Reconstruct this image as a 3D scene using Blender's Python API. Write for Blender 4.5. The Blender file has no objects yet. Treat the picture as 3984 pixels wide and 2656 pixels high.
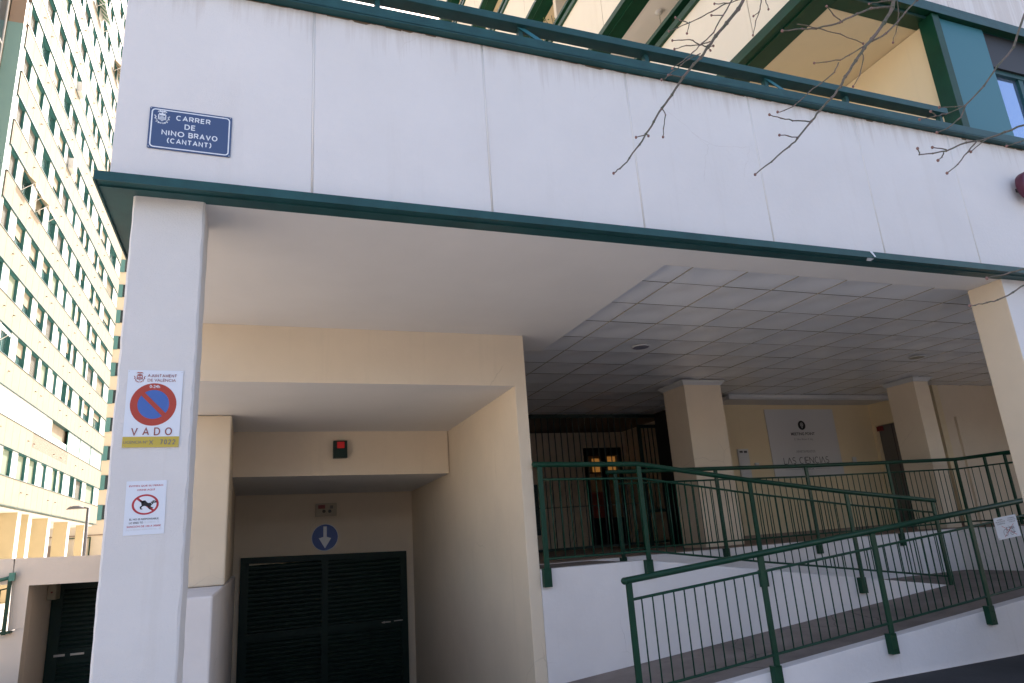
import bpy, bmesh, math, random
from mathutils import Vector, Matrix
random.seed(7)
S = bpy.context.scene
COL = S.collection

# ------------------------------------------------------------ camera, sky, sun, exposure
cam_d = bpy.data.cameras.new("camera")
cam = bpy.data.objects.new("camera", cam_d)
COL.objects.link(cam)
S.camera = cam
cam_d.sensor_width = 36.0
cam_d.lens = 24.14
cam_d.clip_start = 0.05
cam_d.clip_end = 3000
R_ = Vector((0.93642867, -0.34427491, -0.06764714))
U_ = Vector((-0.0336293, -0.27998863, 0.95941411))
W_ = Vector((0.34924263, 0.89614795, 0.2737671))
mw = Matrix.Identity(4)
for i in range(3):
    mw[i][0], mw[i][1], mw[i][2] = R_[i], U_[i], -W_[i]
mw[2][3] = 1.6
cam.matrix_world = mw

SUN_EL, SUN_AZ = math.radians(38), math.atan2(0.866, 0.5)      # azimuth measured from +X towards +Y
sun_dir = Vector((math.cos(SUN_EL)*math.cos(SUN_AZ), math.cos(SUN_EL)*math.sin(SUN_AZ), math.sin(SUN_EL)))
world = bpy.data.worlds.new("World")
S.world = world
world.use_nodes = True
wn, wl = world.node_tree.nodes, world.node_tree.links
wn.clear()
sky = wn.new("ShaderNodeTexSky"); sky.sky_type = 'NISHITA'; sky.sun_disc = False
sky.sun_elevation = SUN_EL
sky.sun_rotation = math.pi/2 - SUN_AZ
sky.dust_density = 2.5; sky.air_density = 1.0; sky.ozone_density = 1.0
bg = wn.new("ShaderNodeBackground"); bg.inputs[1].default_value = 0.15
wo = wn.new("ShaderNodeOutputWorld")
tint = wn.new("ShaderNodeMix"); tint.data_type = 'RGBA'; tint.blend_type = 'MULTIPLY'; tint.inputs[0].default_value = 1.0
tint.inputs[7].default_value = (1.14, .985, .94, 1)
wl.new(sky.outputs[0], tint.inputs[6]); wl.new(tint.outputs[2], bg.inputs[0]); wl.new(bg.outputs[0], wo.inputs[0])
sl = bpy.data.lights.new("sun", 'SUN'); sl.energy = 5.0; sl.angle = math.radians(0.5); sl.color = (1.0, 0.95, 0.87)
so = bpy.data.objects.new("sun", sl); COL.objects.link(so)
so.rotation_euler = sun_dir.to_track_quat('Z', 'Y').to_euler()
so.location = (0, 0, 60)
S.view_settings.view_transform = 'Standard'
S.view_settings.look = 'None'
S.view_settings.exposure = 1.55
S.view_settings.gamma = 1.0

# ------------------------------------------------------------ helpers
class MB:
    def __init__(s): s.v = []; s.f = []; s.mi = []; s.sm = []
    def face(s, pts, m=0, smooth=False):
        b = len(s.v); s.v += [tuple(p) for p in pts]; s.f.append(tuple(range(b, b+len(pts)))); s.mi.append(m); s.sm.append(smooth)
    def hexa(s, p, m=0):
        b = len(s.v); s.v += [tuple(q) for q in p]
        for f in ((3,2,1,0),(4,5,6,7),(0,1,5,4),(1,2,6,5),(2,3,7,6),(3,0,4,7)):
            s.f.append(tuple(b+i for i in f)); s.mi.append(m); s.sm.append(False)
        return s
    def box(s, x0, x1, y0, y1, z0, z1, m=0):
        return s.hexa([(x0,y0,z0),(x1,y0,z0),(x1,y1,z0),(x0,y1,z0),(x0,y0,z1),(x1,y0,z1),(x1,y1,z1),(x0,y1,z1)], m)
    def prism(s, poly, vec, m=0):
        # poly: 3D points of one cap, vec: extrusion
        n = len(poly); b = len(s.v); vec = Vector(vec)
        s.v += [tuple(p) for p in poly] + [tuple(Vector(p)+vec) for p in poly]
        s.f.append(tuple(b+i for i in reversed(range(n)))); s.f.append(tuple(b+n+i for i in range(n)))
        s.mi += [m, m]; s.sm += [False, False]
        for i in range(n):
            j = (i+1) % n
            s.f.append((b+i, b+j, b+n+j, b+n+i)); s.mi.append(m); s.sm.append(False)
        return s
    def tube(s, pts, rad, n=8, m=0, caps=True):
        pts = [Vector(p) for p in pts]
        if not isinstance(rad, (list, tuple)): rad = [rad]*len(pts)
        b = len(s.v); prev = None
        for i, p in enumerate(pts):
            t = (pts[min(i+1, len(pts)-1)] - pts[max(i-1, 0)]).normalized()
            if prev is None:
                a = Vector((0, 0, 1)) if abs(t.z) < .9 else Vector((1, 0, 0))
                u = t.cross(a).normalized()
            else:
                u = (prev - t*prev.dot(t)).normalized()
            prev = u; w = t.cross(u)
            for k in range(n):
                a = 2*math.pi*k/n
                s.v.append(tuple(p + (u*math.cos(a) + w*math.sin(a))*rad[i]))
        for i in range(len(pts)-1):
            for k in range(n):
                k2 = (k+1) % n
                s.f.append((b+i*n+k, b+i*n+k2, b+(i+1)*n+k2, b+(i+1)*n+k)); s.mi.append(m); s.sm.append(True)
        if caps:
            s.f.append(tuple(b+k for k in reversed(range(n)))); s.mi.append(m); s.sm.append(False)
            e = b+(len(pts)-1)*n
            s.f.append(tuple(e+k for k in range(n))); s.mi.append(m); s.sm.append(False)
        return s
    def ball(s, c, r, m=0, n=6, sq=(1,1,1)):
        c = Vector(c); b = len(s.v); R = n//2+1
        for i in range(R+1):
            th = math.pi*i/R
            for k in range(n):
                a = 2*math.pi*k/n
                s.v.append((c.x+sq[0]*r*math.sin(th)*math.cos(a), c.y+sq[1]*r*math.sin(th)*math.sin(a), c.z+sq[2]*r*math.cos(th)))
        for i in range(R):
            for k in range(n):
                k2 = (k+1) % n
                s.f.append((b+i*n+k, b+(i+1)*n+k, b+(i+1)*n+k2, b+i*n+k2)); s.mi.append(m); s.sm.append(True)
        return s
    def mesh(s, name, mats):
        me = bpy.data.meshes.new(name)
        me.from_pydata(s.v, [], s.f)
        for m in (mats if isinstance(mats, (list, tuple)) else [mats]): me.materials.append(m)
        me.polygons.foreach_set("material_index", s.mi)
        me.polygons.foreach_set("use_smooth", s.sm)
        me.update()
        bm = bmesh.new(); bm.from_mesh(me); bmesh.ops.recalc_face_normals(bm, faces=bm.faces); bm.to_mesh(me); bm.free()
        return me
    def build(s, name, mats, parent=None, bevel=0, **kw):
        return link(name, s.mesh(name, mats), parent, bevel, **kw)

def link(name, me, parent=None, bevel=0, label=None, cat=None, group=None, kind=None, loc=None):
    o = bpy.data.objects.new(name, me); COL.objects.link(o)
    if parent is not None: o.parent = parent
    if loc is not None: o.location = loc
    if bevel:
        b = o.modifiers.new("bevel", 'BEVEL'); b.width = bevel; b.segments = 2; b.limit_method = 'ANGLE'; b.angle_limit = math.radians(40)
    tag(o, label, cat, group, kind)
    return o
def tag(o, label=None, cat=None, group=None, kind=None):
    if label: o["label"] = label
    if cat: o["category"] = cat
    if group: o["group"] = group
    if kind: o["kind"] = kind
    return o
def thing(name, label, cat, group=None):
    o = bpy.data.objects.new(name, None); COL.objects.link(o); o.empty_display_size = .2
    return tag(o, label, cat, group)
def settle(root, p):
    # move an Empty to its thing's base without moving the parts
    root.location = p
    for c in root.children:
        c.location = c.location - Vector(p)

def nt(m): return m.node_tree.nodes, m.node_tree.links
def mat(name, col, rough=.6, metal=0, spec=.5, coat=0):
    m = bpy.data.materials.new(name); m.use_nodes = True
    b = m.node_tree.nodes["Principled BSDF"]
    b.inputs["Base Color"].default_value = (*col, 1); b.inputs["Roughness"].default_value = rough
    b.inputs["Metallic"].default_value = metal; b.inputs["Specular IOR Level"].default_value = spec
    b.inputs["Coat Weight"].default_value = coat
    return m
def mix_noise(m, c1, c2, scale=3, detail=4, stretch=(1,1,1), lo=.35, hi=.65, bump=0, bscale=120, bdist=.002, rough=None):
    n, l = nt(m); b = n["Principled BSDF"]
    tc = n.new("ShaderNodeNewGeometry")
    mp = n.new("ShaderNodeMapping"); mp.inputs["Scale"].default_value = stretch
    l.new(tc.outputs["Position"], mp.inputs[0])
    no = n.new("ShaderNodeTexNoise"); no.inputs["Scale"].default_value = scale; no.inputs["Detail"].default_value = detail; no.inputs["Roughness"].default_value = .6
    l.new(mp.outputs[0], no.inputs[0])
    r = n.new("ShaderNodeMapRange"); r.inputs[1].default_value = lo; r.inputs[2].default_value = hi
    l.new(no.outputs[0], r.inputs[0])
    mx = n.new("ShaderNodeMix"); mx.data_type = 'RGBA'
    mx.inputs[6].default_value = (*c1, 1); mx.inputs[7].default_value = (*c2, 1)
    l.new(r.outputs[0], mx.inputs[0]); l.new(mx.outputs[2], b.inputs["Base Color"])
    last = mx
    if bump:
        nb = n.new("ShaderNodeTexNoise"); nb.inputs["Scale"].default_value = bscale; nb.inputs["Detail"].default_value = 3
        l.new(tc.outputs["Position"], nb.inputs[0])
        nb2 = n.new("ShaderNodeTexNoise"); nb2.inputs["Scale"].default_value = bscale*.16; nb2.inputs["Detail"].default_value = 2
        l.new(tc.outputs["Position"], nb2.inputs[0])
        ad = n.new("ShaderNodeMath"); ad.operation = 'ADD'
        l.new(nb.outputs[0], ad.inputs[0]); l.new(nb2.outputs[0], ad.inputs[1])
        bp = n.new("ShaderNodeBump"); bp.inputs["Strength"].default_value = bump; bp.inputs["Distance"].default_value = bdist
        l.new(ad.outputs[0], bp.inputs["Height"]); l.new(bp.outputs[0], b.inputs["Normal"])
    return m
def streaks(m, col, amt=.25, sx=6.0, thresh=.58):
    # vertical dirt streaks with a shape of their own, over the present base colour
    n, l = nt(m); b = n["Principled BSDF"]
    src = b.inputs["Base Color"].links[0].from_socket
    g = n.new("ShaderNodeNewGeometry"); mp = n.new("ShaderNodeMapping"); mp.inputs["Scale"].default_value = (sx, sx, .35)
    l.new(g.outputs["Position"], mp.inputs[0])
    no = n.new("ShaderNodeTexNoise"); no.inputs["Scale"].default_value = 1.0; no.inputs["Detail"].default_value = 5; no.inputs["Roughness"].default_value = .65
    l.new(mp.outputs[0], no.inputs[0])
    r = n.new("ShaderNodeMapRange"); r.inputs[1].default_value = thresh; r.inputs[2].default_value = thresh+.18; r.inputs[4].default_value = amt
    l.new(no.outputs[0], r.inputs[0])
    mx = n.new("ShaderNodeMix"); mx.data_type = 'RGBA'; mx.inputs[7].default_value = (*col, 1)
    l.new(r.outputs[0], mx.inputs[0]); l.new(src, mx.inputs[6]); l.new(mx.outputs[2], b.inputs["Base Color"])
    return m
def speckle(m, col, scale=9, thresh=.76, amt=.6):
    # sparse chips and knocks
    n, l = nt(m); b = n["Principled BSDF"]
    src = b.inputs["Base Color"].links[0].from_socket
    g = n.new("ShaderNodeNewGeometry")
    no = n.new("ShaderNodeTexNoise"); no.inputs["Scale"].default_value = scale; no.inputs["Detail"].default_value = 6; no.inputs["Roughness"].default_value = .7
    l.new(g.outputs["Position"], no.inputs[0])
    r = n.new("ShaderNodeMapRange"); r.inputs[1].default_value = thresh; r.inputs[2].default_value = thresh+.02; r.inputs[4].default_value = amt
    l.new(no.outputs[0], r.inputs[0])
    mx = n.new("ShaderNodeMix"); mx.data_type = 'RGBA'; mx.inputs[7].default_value = (*col, 1)
    l.new(r.outputs[0], mx.inputs[0]); l.new(src, mx.inputs[6]); l.new(mx.outputs[2], b.inputs["Base Color"])
    return m
def stucco(name, c, d=.94, bump=.35, st=.18, stc=(.42,.36,.28), **k):
    m = mat(name, c, .85, spec=.25)
    mix_noise(m, c, tuple(x*d for x in c), scale=1.3, detail=6, bump=bump, bscale=150, bdist=.004)
    if st: streaks(m, stc, st)
    return m
def metal(name, c, rough=.35, chip=True, d=.75):
    m = mat(name, c, rough, spec=.28)
    mix_noise(m, c, tuple(x*d for x in c), scale=5, detail=5, bump=.15, bscale=60, bdist=.001)
    if chip: speckle(m, (.35,.33,.3), 14, .74, .5)
    return m
def glass(name, c=(.03,.05,.06), rough=.05):
    m = mat(name, c, rough, spec=.8); m.node_tree.nodes["Principled BSDF"].inputs["Coat Weight"].default_value = .3
    return m
def glow(name, c, e):
    m = mat(name, c, .5); b = m.node_tree.nodes["Principled BSDF"]
    b.inputs["Emission Color"].default_value = (*c, 1); b.inputs["Emission Strength"].default_value = e
    return m

M = dict(
 white=stucco("white_stucco", (.76,.735,.72), .955, .5, .10, (.5,.43,.36)),
 pillar=stucco("pillar_stucco", (.74,.71,.68), .94, .6, .15),
 cream=stucco("cream_plaster", (.75,.63,.475), .94, .25, .14),
 creamw=stucco("cream_wall_outer", (.80,.71,.55), .95, .2, .15, (.55,.42,.26)),
 yellow=stucco("yellow_plaster", (.75,.62,.40), .95, .1, .1),
 ceil=stucco("painted_soffit", (.80,.765,.72), .96, .12, 0),
 rampw=stucco("ramp_wall_stucco", (.80,.755,.73), .92, .5, .2, (.4,.36,.32)),
 lowwall=stucco("low_wall_stucco", (.76,.645,.53), .93, .4, .25, (.45,.36,.28)),
 teal=metal("teal_sheet_metal", (.022,.085,.088), .42),
 tealp=mat("teal_panel", (.03,.16,.20), .5),
 green=metal("dark_green_paint", (.004,.048,.024), .38),
 greenb=metal("black_green_paint", (.010,.030,.024), .4),
 door=metal("garage_door_green", (.009,.027,.019), .5, chip=False),
 floor=stucco("concrete_screed", (.29,.24,.21), .62, .6, .45, (.12,.10,.09)),
 fblk=mat('rear_teal_window', (.10,.26,.25), .4),
 tilefl=stucco("stone_floor", (.30,.22,.17), .85, .2, 0),
 tile=mat("satin_ceiling_tile", (.93,.93,.94), .30, metal=.12, spec=.9),
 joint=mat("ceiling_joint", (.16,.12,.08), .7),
 mould=mat("white_moulding", (.58,.575,.565), .6),
 ground=stucco("plaza_paving", (.72,.64,.54), .85, .3, 0),
 asphalt=stucco("asphalt", (.05,.05,.052), .7, .6, 0),
 glass=glass("window_glass"), sglass=glass("tower_glass", (.05,.10,.10), .1),
 blind=mat("pale_blind", (.20,.25,.19), .7), blindw=mat("cream_blind", (.26,.24,.18), .7), slat=mat("grey_slat_shutter", (.16,.16,.14), .6),
 jamb=mat("teal_jamb", (.045,.14,.14), .5),
 panel=mat("white_panel", (.62,.62,.60), .7),
 tcream=stucco("tower_cream_panel", (.29,.26,.205), .93, .1, .2, (.6,.45,.28)),
 tyel=stucco("tower_column_shaded", (.50,.43,.28), .95, .1, 0),
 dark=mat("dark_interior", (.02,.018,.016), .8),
 black=mat("black_paint", (.012,.012,.013), .5), steel=mat("steel", (.5,.48,.45), .35, 1.0),
 blue=mat("sign_blue", (.045,.078,.18), .3, coat=.2), bluel=mat("sign_navy", (.025,.075,.30), .4), skyb=mat("prohibition_blue", (.05,.13,.42), .4),
 ink=mat("white_enamel", (.75,.78,.82), .35), paper=mat("white_paper", (.74,.77,.82), .6), redp=mat("prohibition_red", (.42,.045,.022), .45),
 redk=mat("printed_red", (.45,.03,.04), .6), brick=mat("crest_red", (.33,.06,.04), .5), yel=mat("licence_yellow", (.56,.42,.06), .5),
 txtr=mat("printed_brown_red", (.28,.055,.04), .55), txtg=mat("printed_grey", (.16,.16,.18), .6), pgrey=mat("poster_grey", (.60,.59,.58), .55), skyg=mat("sky_tinted_glass", (.30,.42,.62), .04, .75),  # skyg: blue of the reflected sky put into the pane colour
 blk=mat("printed_black", (.012,.012,.012), .6), redl=glow("red_lamp_lens", (.45,.01,.01), .06), red=mat("red_plastic", (.20,.02,.02), .5),
 beige=mat("beige_plastic", (.40,.34,.24), .5), maroon=mat("maroon_sign", (.09,.012,.03), .4), lamp=glow("warm_lit_pane", (1.0,.42,.09), .07),
 bark=mat("bark", (.11,.085,.06), .85), twig=mat("twig_bark", (.16,.11,.09), .8), bud=mat("bud", (.22,.12,.10), .8), leaf=mat("leaf", (.10,.16,.03), .6),
 grey=mat("grey_pole", (.09,.09,.095), .6), awg=mat("green_awning", (.05,.20,.12), .8), awo=mat("ochre_awning", (.42,.30,.14), .8), roller=mat("roller_grey", (.13,.12,.11), .5),
 lit=mat("sunlit_rail_green", (.06,.20,.15), .35), shop=mat("shopfront_grey", (.45,.45,.42), .6), gsign=mat("bright_green_sign", (.08,.45,.03), .5), brown=mat("brown_shutter", (.30,.22,.16), .6),  # lit: railing green made paler, sunlight put into the colour
)
for k_, c_, s_ in (('rampw',(.40,.37,.35),2.2),('pillar',(.42,.38,.34),3.5),('white',(.50,.44,.38),1.6),('cream',(.45,.36,.25),2.6),('lowwall',(.42,.34,.27),2.4)):
    speckle(M[k_], c_, s_, .73, .45)
def top_stains(m, ztop, depth, col, amt=.5, sx=14):
    # rain-borne dirt that has run down from under a coping
    n, l = nt(m); b = n["Principled BSDF"]; src = b.inputs["Base Color"].links[0].from_socket
    g = n.new("ShaderNodeNewGeometry"); sp = n.new("ShaderNodeSeparateXYZ"); l.new(g.outputs["Position"], sp.inputs[0])
    mp = n.new("ShaderNodeMapping"); mp.inputs["Scale"].default_value = (sx, sx, .5); l.new(g.outputs["Position"], mp.inputs[0])
    no = n.new("ShaderNodeTexNoise"); no.inputs["Scale"].default_value = 1; no.inputs["Detail"].default_value = 6; no.inputs["Roughness"].default_value = .7; l.new(mp.outputs[0], no.inputs[0])
    a = n.new("ShaderNodeMapRange"); a.inputs[1].default_value = ztop-depth; a.inputs[2].default_value = ztop; a.inputs[3].default_value = -.12; a.inputs[4].default_value = .22; l.new(sp.outputs[2], a.inputs[0])
    ad = n.new("ShaderNodeMath"); ad.operation = 'ADD'; l.new(no.outputs[0], ad.inputs[0]); l.new(a.outputs[0], ad.inputs[1])
    r = n.new("ShaderNodeMapRange"); r.inputs[1].default_value = .60; r.inputs[2].default_value = .80; r.inputs[4].default_value = amt; l.new(ad.outputs[0], r.inputs[0])
    mx = n.new("ShaderNodeMix"); mx.data_type = 'RGBA'; mx.inputs[7].default_value = (*col, 1)
    l.new(r.outputs[0], mx.inputs[0]); l.new(src, mx.inputs[6]); l.new(mx.outputs[2], b.inputs["Base Color"])
top_stains(M['white'], 5.5, .45, (.42,.35,.30), .30)
def cracks(m, scale, col, amt, width=.006, mscale=.8, th=.56):
    # a few hairline cracks where the plaster has moved
    n, l = nt(m); b = n["Principled BSDF"]; src = b.inputs["Base Color"].links[0].from_socket
    g = n.new("ShaderNodeNewGeometry"); w0 = n.new("ShaderNodeTexNoise"); w0.inputs["Scale"].default_value = 5; w0.inputs["Detail"].default_value = 4
    l.new(g.outputs["Position"], w0.inputs[0])
    mxv = n.new("ShaderNodeMix"); mxv.data_type = 'VECTOR'; mxv.inputs[0].default_value = .12; l.new(g.outputs["Position"], mxv.inputs[4]); l.new(w0.outputs["Color"], mxv.inputs[5])
    v = n.new("ShaderNodeTexVoronoi"); v.feature = 'DISTANCE_TO_EDGE'; v.inputs["Scale"].default_value = scale; l.new(mxv.outputs[1], v.inputs["Vector"])
    r = n.new("ShaderNodeMapRange"); r.inputs[1].default_value = width; r.inputs[2].default_value = 0; l.new(v.outputs[0], r.inputs[0])
    k = n.new("ShaderNodeTexNoise"); k.inputs["Scale"].default_value = mscale; l.new(g.outputs["Position"], k.inputs[0])
    kr = n.new("ShaderNodeMapRange"); kr.inputs[1].default_value = th; kr.inputs[2].default_value = th+.05; kr.inputs[4].default_value = amt; l.new(k.outputs[0], kr.inputs[0])
    mu = n.new("ShaderNodeMath"); mu.operation = 'MULTIPLY'; l.new(r.outputs[0], mu.inputs[0]); l.new(kr.outputs[0], mu.inputs[1])
    mx = n.new("ShaderNodeMix"); mx.data_type = 'RGBA'; mx.inputs[7].default_value = (*col, 1)
    l.new(mu.outputs[0], mx.inputs[0]); l.new(src, mx.inputs[6]); l.new(mx.outputs[2], b.inputs["Base Color"])
cracks(M['white'], .9, (.45,.38,.33), .25, .003)
cracks(M['cream'], .7, (.38,.30,.22), .35, .004, .7, .55)
cracks(M['rampw'], .9, (.35,.32,.30), .5, .004)
cracks(M['floor'], 1.1, (.06,.05,.05), .7, .008, .8, .5)
def spun_tiles(m, ox, oy, p):
    n, l = nt(m); b = n["Principled BSDF"]
    g = n.new("ShaderNodeNewGeometry"); s1 = n.new("ShaderNodeVectorMath"); s1.operation = 'SUBTRACT'; s1.inputs[1].default_value = (ox, oy, 0)
    s2 = n.new("ShaderNodeVectorMath"); s2.operation = 'SCALE'; s2.inputs[3].default_value = 1/p
    s3 = n.new("ShaderNodeVectorMath"); s3.operation = 'FRACTION'; s4 = n.new("ShaderNodeVectorMath"); s4.operation = 'SUBTRACT'; s4.inputs[1].default_value = (.5, .5, 0)
    sp = n.new("ShaderNodeSeparateXYZ"); ng = n.new("ShaderNodeMath"); ng.operation = 'MULTIPLY'; ng.inputs[1].default_value = -1
    cb = n.new("ShaderNodeCombineXYZ"); nm = n.new("ShaderNodeVectorMath"); nm.operation = 'NORMALIZE'
    l.new(g.outputs["Position"], s1.inputs[0]); l.new(s1.outputs[0], s2.inputs[0]); l.new(s2.outputs[0], s3.inputs[0]); l.new(s3.outputs[0], s4.inputs[0])
    l.new(s4.outputs[0], sp.inputs[0]); l.new(sp.outputs[1], ng.inputs[0]); l.new(ng.outputs[0], cb.inputs[0]); l.new(sp.outputs[0], cb.inputs[1]); l.new(cb.outputs[0], nm.inputs[0])
    l.new(nm.outputs[0], b.inputs["Tangent"]); b.inputs["Anisotropic"].default_value = .85
spun_tiles(M['tile'], 3.85, 5.447, .634)
for k_ in ('tcream','blind','blindw','slat','panel','tyel','jamb'):
    M[k_].node_tree.nodes["Principled BSDF"].inputs["Specular IOR Level"].default_value = 0.03
mix_noise(M['bark'], (.12,.10,.075), (.06,.055,.035), 40, 4, bump=.5, bscale=200)
mix_noise(M['twig'], (.17,.12,.10), (.08,.09,.05), 25, 4)

# writing and flat marks on a sign: frame = origin, right, up, outward normal
class Face:
    def __init__(s, o, r, u): s.o = Vector(o); s.r = Vector(r); s.u = Vector(u); s.n = s.r.cross(s.u).normalized()
    def p(s, a, b, k=0): return s.o + s.r*a + s.u*b + s.n*k
    def poly(s, mb, pts, k0, k1, m=0):
        mb.prism([s.p(a, b, k0) for a, b in pts], s.n*(k1-k0), m)
    def stroke(s, mb, pts, w, k0, k1, m=0):
        for (a, b), (c, d) in zip(pts[:-1], pts[1:]):
            dx, dy = c-a, d-b; L = math.hypot(dx, dy) or 1; px, py = -dy/L*w/2, dx/L*w/2
            s.poly(mb, [(a+px,b+py),(a-px,b-py),(c-px,d-py),(c+px,d+py)], k0, k1, m)
    def ring(s, mb, c, rx, ry, qx, qy, k0, k1, m=0, n=40):
        for i in range(n):
            a, b = 2*math.pi*i/n, 2*math.pi*(i+1)/n
            s.poly(mb, [(c[0]+qx*math.cos(a), c[1]+qy*math.sin(a)), (c[0]+rx*math.cos(a), c[1]+ry*math.sin(a)), (c[0]+rx*math.cos(b), c[1]+ry*math.sin(b)), (c[0]+qx*math.cos(b), c[1]+qy*math.sin(b))], k0, k1, m)
    def disc(s, mb, c, rx, ry, k0, k1, m=0, n=40):
        s.poly(mb, [(c[0]+rx*math.cos(2*math.pi*i/n), c[1]+ry*math.sin(2*math.pi*i/n)) for i in range(n)], k0, k1, m)
    def text(s, st, u0, u1, v0, v1, material, parent, bold=0.0, k=.0018, name="lettering", slant=0, space=1.0):
        cu = bpy.data.curves.new("text", 'FONT'); cu.body = st; cu.size = 1; cu.offset = bold; cu.extrude = 0.0; cu.space_character = space; cu.resolution_u = 3
        cu.shear = slant
        tmp = bpy.data.objects.new("tmp", cu); COL.objects.link(tmp)
        bpy.context.view_layer.update()
        me = bpy.data.meshes.new_from_object(tmp.evaluated_get(bpy.context.evaluated_depsgraph_get()))
        bpy.data.objects.remove(tmp); bpy.data.curves.remove(cu)
        xs = [v.co.x for v in me.vertices]; ys = [v.co.y for v in me.vertices]
        if not xs: return
        x0, x1, y0, y1 = min(xs), max(xs), min(ys), max(ys)
        for v in me.vertices:
            a = u0 + (v.co.x-x0)/(x1-x0)*(u1-u0); b = v0 + (v.co.y-y0)/(y1-y0)*(v1-v0)
            v.co = s.p(a, b, k)
        me.materials.clear(); me.materials.append(material); me.name = name
        return link(name, me, parent)

def crest(F, cx, cy, w, h, material, parent, k=.0016):
    mb = MB(); q = lambda pts: [(cx+a*w, cy+b*h) for a, b in pts]; k1 = k+.0004
    for sg in (-1, 1):
        F.poly(mb, q([(sg*.03,.46),(sg*.14,.50),(sg*.27,.44),(sg*.32,.36),(sg*.20,.40),(sg*.06,.36)]), k, k1)
        F.stroke(mb, q([(sg*.23,.20),(sg*.23,-.16)]), .07*w, k, k1); F.stroke(mb, q([(sg*.28,-.14),(sg*.13,-.14)]), .06*h, k, k1)
        F.stroke(mb, q([(sg*.45,.12),(sg*.42,-.08),(sg*.30,-.28),(sg*.10,-.42)]), .05*w, k, k1)
        for a, b in ((.48,.1),(.40,.02),(.46,-.1),(.34,-.2),(.36,-.32),(.22,-.40)):
            F.disc(mb, (cx+sg*a*w, cy+b*h), .045*w, .035*h, k, k1, n=8)
        F.stroke(mb, q([(sg*.12,-.46),(-sg*.10,-.36)]), .03*w, k, k1)
    F.poly(mb, q([(-.03,.50),(.03,.50),(.03,.30),(-.03,.30)]), k, k1)
    F.poly(mb, q([(-.24,.32),(-.12,.28),(0,.31),(.12,.28),(.24,.32),(.16,.14),(-.16,.14)]), k, k1)
    for a, hh in ((-.15,.10),(-.09,.20),(-.03,.27),(.03,.27),(.09,.20),(.15,.10)):
        F.poly(mb, q([(a-.018,.0-hh*.9-.03),(a+.018,.0-hh*.9-.03),(a+.018,hh*.4),(a-.018,hh*.4)]), k, k1)
    mb.build("crest", material, parent)

# a plain stroke lettering for enamel signs
def _arc(cx, cy, rx, ry, a0, a1, n=14):
    return [(cx+rx*math.cos(math.radians(a0+(a1-a0)*i/n)), cy+ry*math.sin(math.radians(a0+(a1-a0)*i/n))) for i in range(n+1)]
GL = {
 'A': (.86, [[(0,0),(.43,1),(.86,0)], [(.16,.32),(.70,.32)]]),
 'B': (.70, [[(0,0),(0,1),(.40,1)]+_arc(.42,.76,.24,.24,90,-90)[1:]+[(0,.52)], [(.42,.52)]+_arc(.44,.26,.26,.26,90,-90)[1:]+[(0,0)]]),
 'C': (.82, [_arc(.44,.5,.44,.5,48,312,22)]),
 'D': (.78, [[(0,0),(0,1),(.32,1)]+_arc(.34,.5,.44,.5,90,-90,16)[1:]+[(-.08,0)]]),
 'E': (.62, [[(.62,1),(0,1),(0,0),(.62,0)], [(0,.51),(.56,.51)]]),
 'I': (.02, [[(0,0),(0,1)]]),
 'J': (.5, [[(.5,1),(.5,.28)]+_arc(.25,.26,.25,.26,0,-180)]),
 'L': (.56, [[(0,1),(0,0),(.56,0)]]),
 'M': (.90, [[(0,0),(0,1),(.45,.1),(.90,1),(.90,0)]]),
 'N': (.72, [[(0,0),(0,1),(.72,0),(.72,1)]]),
 'O': (.94, [_arc(.47,.5,.47,.5,90,450,30)]),
 'R': (.72, [[(0,0),(0,1),(.42,1)]+_arc(.44,.74,.26,.26,90,-90)[1:]+[(0,.48)], [(.40,.48),(.72,0)]]),
 'T': (.74, [[(0,1),(.74,1)], [(.37,1),(.37,0)]]),
 'U': (.70, [[(0,1),(0,.35)]+_arc(.35,.35,.35,.35,180,360)+[(.70,1)]]),
 'V': (.84, [[(0,1),(.42,0),(.84,1)]]),
 'X': (.74, [[(0,0),(.74,1)], [(0,1),(.74,0)]]),
 '0': (.56, [_arc(.28,.5,.28,.5,90,450,24)]),
 '2': (.58, [_arc(.29,.71,.29,.29,170,-30,12)+[(0,0),(.58,0)]]),
 '7': (.54, [[(0,1),(.54,1),(.18,0)]]),
 '(': (.26, [_arc(.62,.5,.62,.74,125,235,10)]),
 ')': (.26, [_arc(-.36,.5,.62,.74,55,-55,10)]),
}
def polyline_strip(pts, w):
    n = len(pts); L, Rr = [], []
    for i in range(n):
        d0 = Vector(pts[i])-Vector(pts[i-1]) if i else None
        d1 = Vector(pts[i+1])-Vector(pts[i]) if i < n-1 else None
        a = (d0 or d1).normalized(); b = (d1 or d0).normalized()
        na, nb = Vector((-a.y, a.x)), Vector((-b.y, b.x))
        m = (na+nb); m = m.normalized() if m.length > 1e-4 else na
        s = min(1/max(m.dot(na), .35), 2.2)
        p = Vector(pts[i]); L.append(p+m*w/2*s); Rr.append(p-m*w/2*s)
    return L, Rr
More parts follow.
